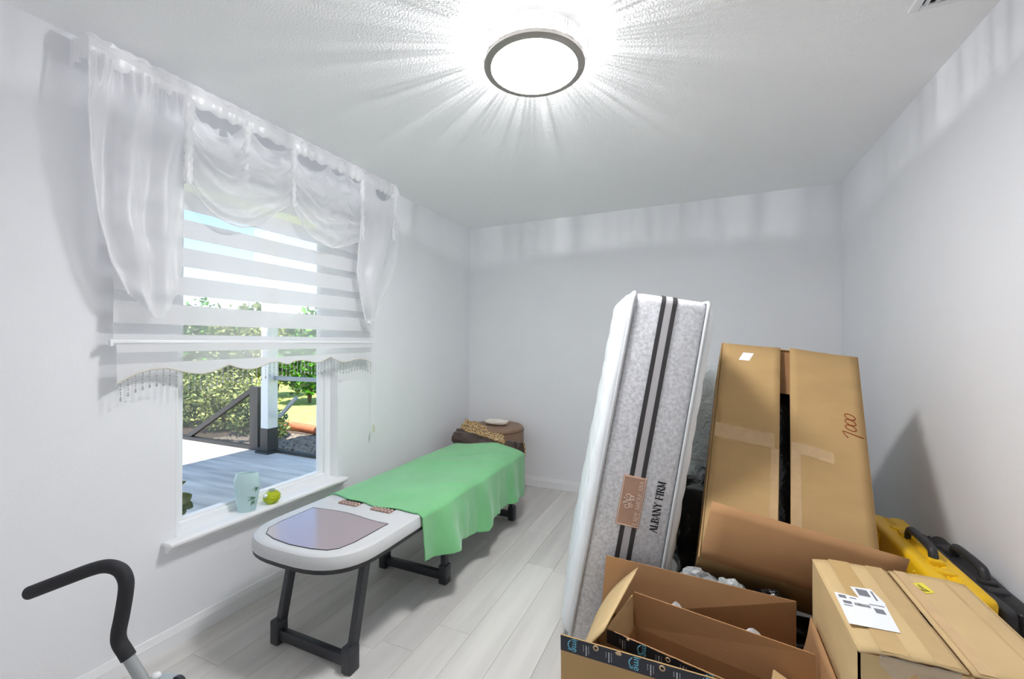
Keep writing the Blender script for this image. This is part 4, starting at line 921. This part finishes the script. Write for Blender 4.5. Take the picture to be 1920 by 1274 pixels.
for (x0, y0, x1, y1, m_) in ((.424, 1.574, .452, 1.612, M_ink), (.368, 1.540, .386, 1.556, M_ink), (.372, 1.512, .392, 1.526, M_ink), (.398, 1.510, .434, 1.526, M_blk), (.440, 1.490, .462, 1.514, M_ink), (.460, 1.560, .465, 1.612, M_ink), (.394, 1.546, .410, 1.550, M_ink), (.370, 1.500, .390, 1.504, M_ink), (.436, 1.530, .470, 1.534, M_ink)):
    if m_ is M_blk:
        mb = MB(); r = random.Random(8); x = x0
        while x < x1: wq = r.uniform(.0012, .0035); mb.prism([(x, y0), (x+wq, y0), (x+wq, y1-r.random()*.006), (x, y1)], Zl+.0011, Zl+.0014); x += wq+.0014
        obj('barcode', mb, M_blk, sl_)
    else: obj('printed_block', MB().prism([(x0, y0), (x1, y0), (x1, y1), (x0, y1)], Zl+.0011, Zl+.0014), m_, sl_)
ys = lab([(.600, 1.728), (.612, 1.672), (.638, 1.688), (.628, 1.742)], mat('yellow_sticker', (232, 218, 70), .5), 'yellow_sticker', lz+.0018, par=t2)
obj('lettering', text_mb('N', .022, frame((.613, 1.680, lz+.0030), (.86, .5, 0), (-.5, .86, 0)), .0003), M_blk, ys, None)
obj('printed_block', MB().prism([(.607, 1.718), (.612, 1.698), (.620, 1.703), (.614, 1.726)], lz+.0025, lz+.0029), mat('olive_ink', (150, 140, 60), .7), ys)
# torn tape film along the front edge
obj('torn_tape', MB().grid(lambda u, v: V((lx0+.04+.15*u, ly0-.006-.004*noise.noise(V((u*9, v*4, 1))), lz-.004-.05*v*(.5+.5*abs(math.sin(u*7))))), 24, 5), cloth_sheer('torn_tape_sheet', (225, 218, 205), .45, .3), lb, True)
obj('front_tape', MB().box((lx0+.10, ly0-.001, .05), (lx0+.15, ly0-.0002, lz-.03)), M_tape, lb)

# ================================================================== TOOL CASES BY THE RIGHT WALL
M_yel = mat('yellow_plastic', (232, 186, 22), .42, var=.04, scale=8, spec=.4)
M_blkp = mat('black_plastic', (46, 46, 49), .5, spec=.4, var=.06, scale=20)
def case(name, label, xc, y0, y1, ztop, thick, lean, body_m, extra):
    c = thing(name, label, 'tool case', (xc, (y0+y1)/2, 0))
    R_ = Matrix.Translation((xc, (y0+y1)/2, 0)) @ Matrix.Rotation(lean, 4, 'Y')
    hl = (y1-y0)/2; zt = ztop
    obj('shell', MB().rbox((-thick/2, -hl, 0), (-.004, hl, zt), .022, 4, R_), body_m, c)
    obj('shell', MB().rbox((.004, -hl, 0), (thick/2, hl, zt), .022, 4, R_), body_m, c)
    obj('seam', MB().rbox((-.006, -hl+.006, .006), (.006, hl-.006, zt-.004), .006, 1, R_), extra, c)
    for y in (-hl*.55, hl*.55):
        obj('latch', MB().rbox((-.03, y-.022, zt-.045), (.03, y+.022, zt+.006), .006, 2, R_), extra if body_m is M_blkp else body_m, c)
        for k in range(3): obj('rib', MB().rbox((-thick/2-.006, y-.03+k*.025, .06), (-thick/2+.006, y-.018+k*.025, zt-.03), .003, 1, R_), body_m, c)
    P = [R_ @ V(q) for q in ((0, -.115, zt-.012), (0, -.105, zt+.022), (0, -.075, zt+.040), (0, .075, zt+.040), (0, .105, zt+.022), (0, .115, zt-.012))]
    obj('handle', MB().tube(smooth_path(P, 5), .0125, 10, True, 1.25), M_blkp, c, True)
    for y in (-.125, .125): obj('handle_mount', MB().rbox((-.024, y-.018, zt-.02), (.024, y+.018, zt+.012), .005, 2, R_), body_m, c)
case('tool_case', 'yellow plastic tool case with black handle between carton and wall', .770, 1.90, 2.62, .640, .15, .06, M_yel, M_yel)
case('tool_case', 'dark grey plastic tool case against the right wall', .926, 1.92, 2.56, .600, .11, .03, M_blkp, M_blkp)

# ================================================================== BAGS AND WRAPPED THINGS IN THE PILE
def film(n, L, col, op, rough):
    """thin plastic film: part transparent, part diffuse, with a gloss coat and crumple bump"""
    p = n.new('ShaderNodeBsdfPrincipled'); p.inputs['Base Color'].default_value = (*col, 1); p.inputs['Roughness'].default_value = rough; p.inputs['Specular IOR Level'].default_value = .8
    nz = n.new('ShaderNodeTexNoise'); nz.inputs['Scale'].default_value = 14; nz.inputs['Detail'].default_value = 4; nz.inputs['Distortion'].default_value = 1.5
    tc = n.new('ShaderNodeTexCoord'); L.new(tc.outputs['Object'], nz.inputs['Vector'])
    bp = n.new('ShaderNodeBump'); bp.inputs['Strength'].default_value = .8; bp.inputs['Distance'].default_value = .03; L.new(nz.outputs[0], bp.inputs['Height']); L.new(bp.outputs[0], p.inputs['Normal'])
    t = n.new('ShaderNodeBsdfTransparent'); m = n.new('ShaderNodeMixShader'); m.inputs[0].default_value = op
    L.new(t.outputs[0], m.inputs[1]); L.new(p.outputs[0], m.inputs[2]); return m.outputs[0]
M_clear = shader('clear_crumpled_film', lambda n, L: film(n, L, (.72, .75, .76), .5, .1))
M_frost = shader('frosted_grey_film', lambda n, L: film(n, L, (.52, .55, .55), .9, .25))
M_pale = shader('pale_grey_film', lambda n, L: film(n, L, (.62, .65, .65), .92, .22))
tag(obj('plastic_bundle', MB().blob((.20, 3.50, .66), (.36, .32, .66), 5, .05, 5, 6, box=.55), M_pale, None, True), 'tall bundle wrapped in pale translucent plastic behind the leaning carton', 'bundle')
tag(obj('garbage_bag', MB().blob((.13, 2.78, .36), (.32, .31, .36), 5, .10, 4, 2, box=.25), M_blackbag, None, True), 'big black garbage bag between mattress and leaning carton', 'bag')
tag(obj('garbage_bag', MB().blob((.19, 2.075, .165), (.34, .14, .17), 5, .10, 4, 5, box=.4), M_blackbag, None, True), 'small black garbage bag under the leaning carton, behind the open carton', 'bag')
tag(obj('plastic_bag', MB().blob((-.02, 1.955, .455), (.085, .035, .075), 3, .40, 2.2, 8), M_clear, None, False), 'crumpled clear plastic bag at the left of the rubbish behind the open carton', 'bag')
tag(obj('plastic_bag', MB().blob((.10, 1.948, .450), (.062, .030, .066), 4, .30, 1.8, 9), M_frost, None, True), 'frosted grey plastic bag in the middle of the rubbish behind the open carton', 'bag')
tag(obj('plastic_bag', MB().blob((.225, 1.935, .445), (.10, .030, .055), 3, .5, 3, 4), M_blackbag, None, False), 'shiny black plastic film at the right of the rubbish behind the open carton', 'bag')
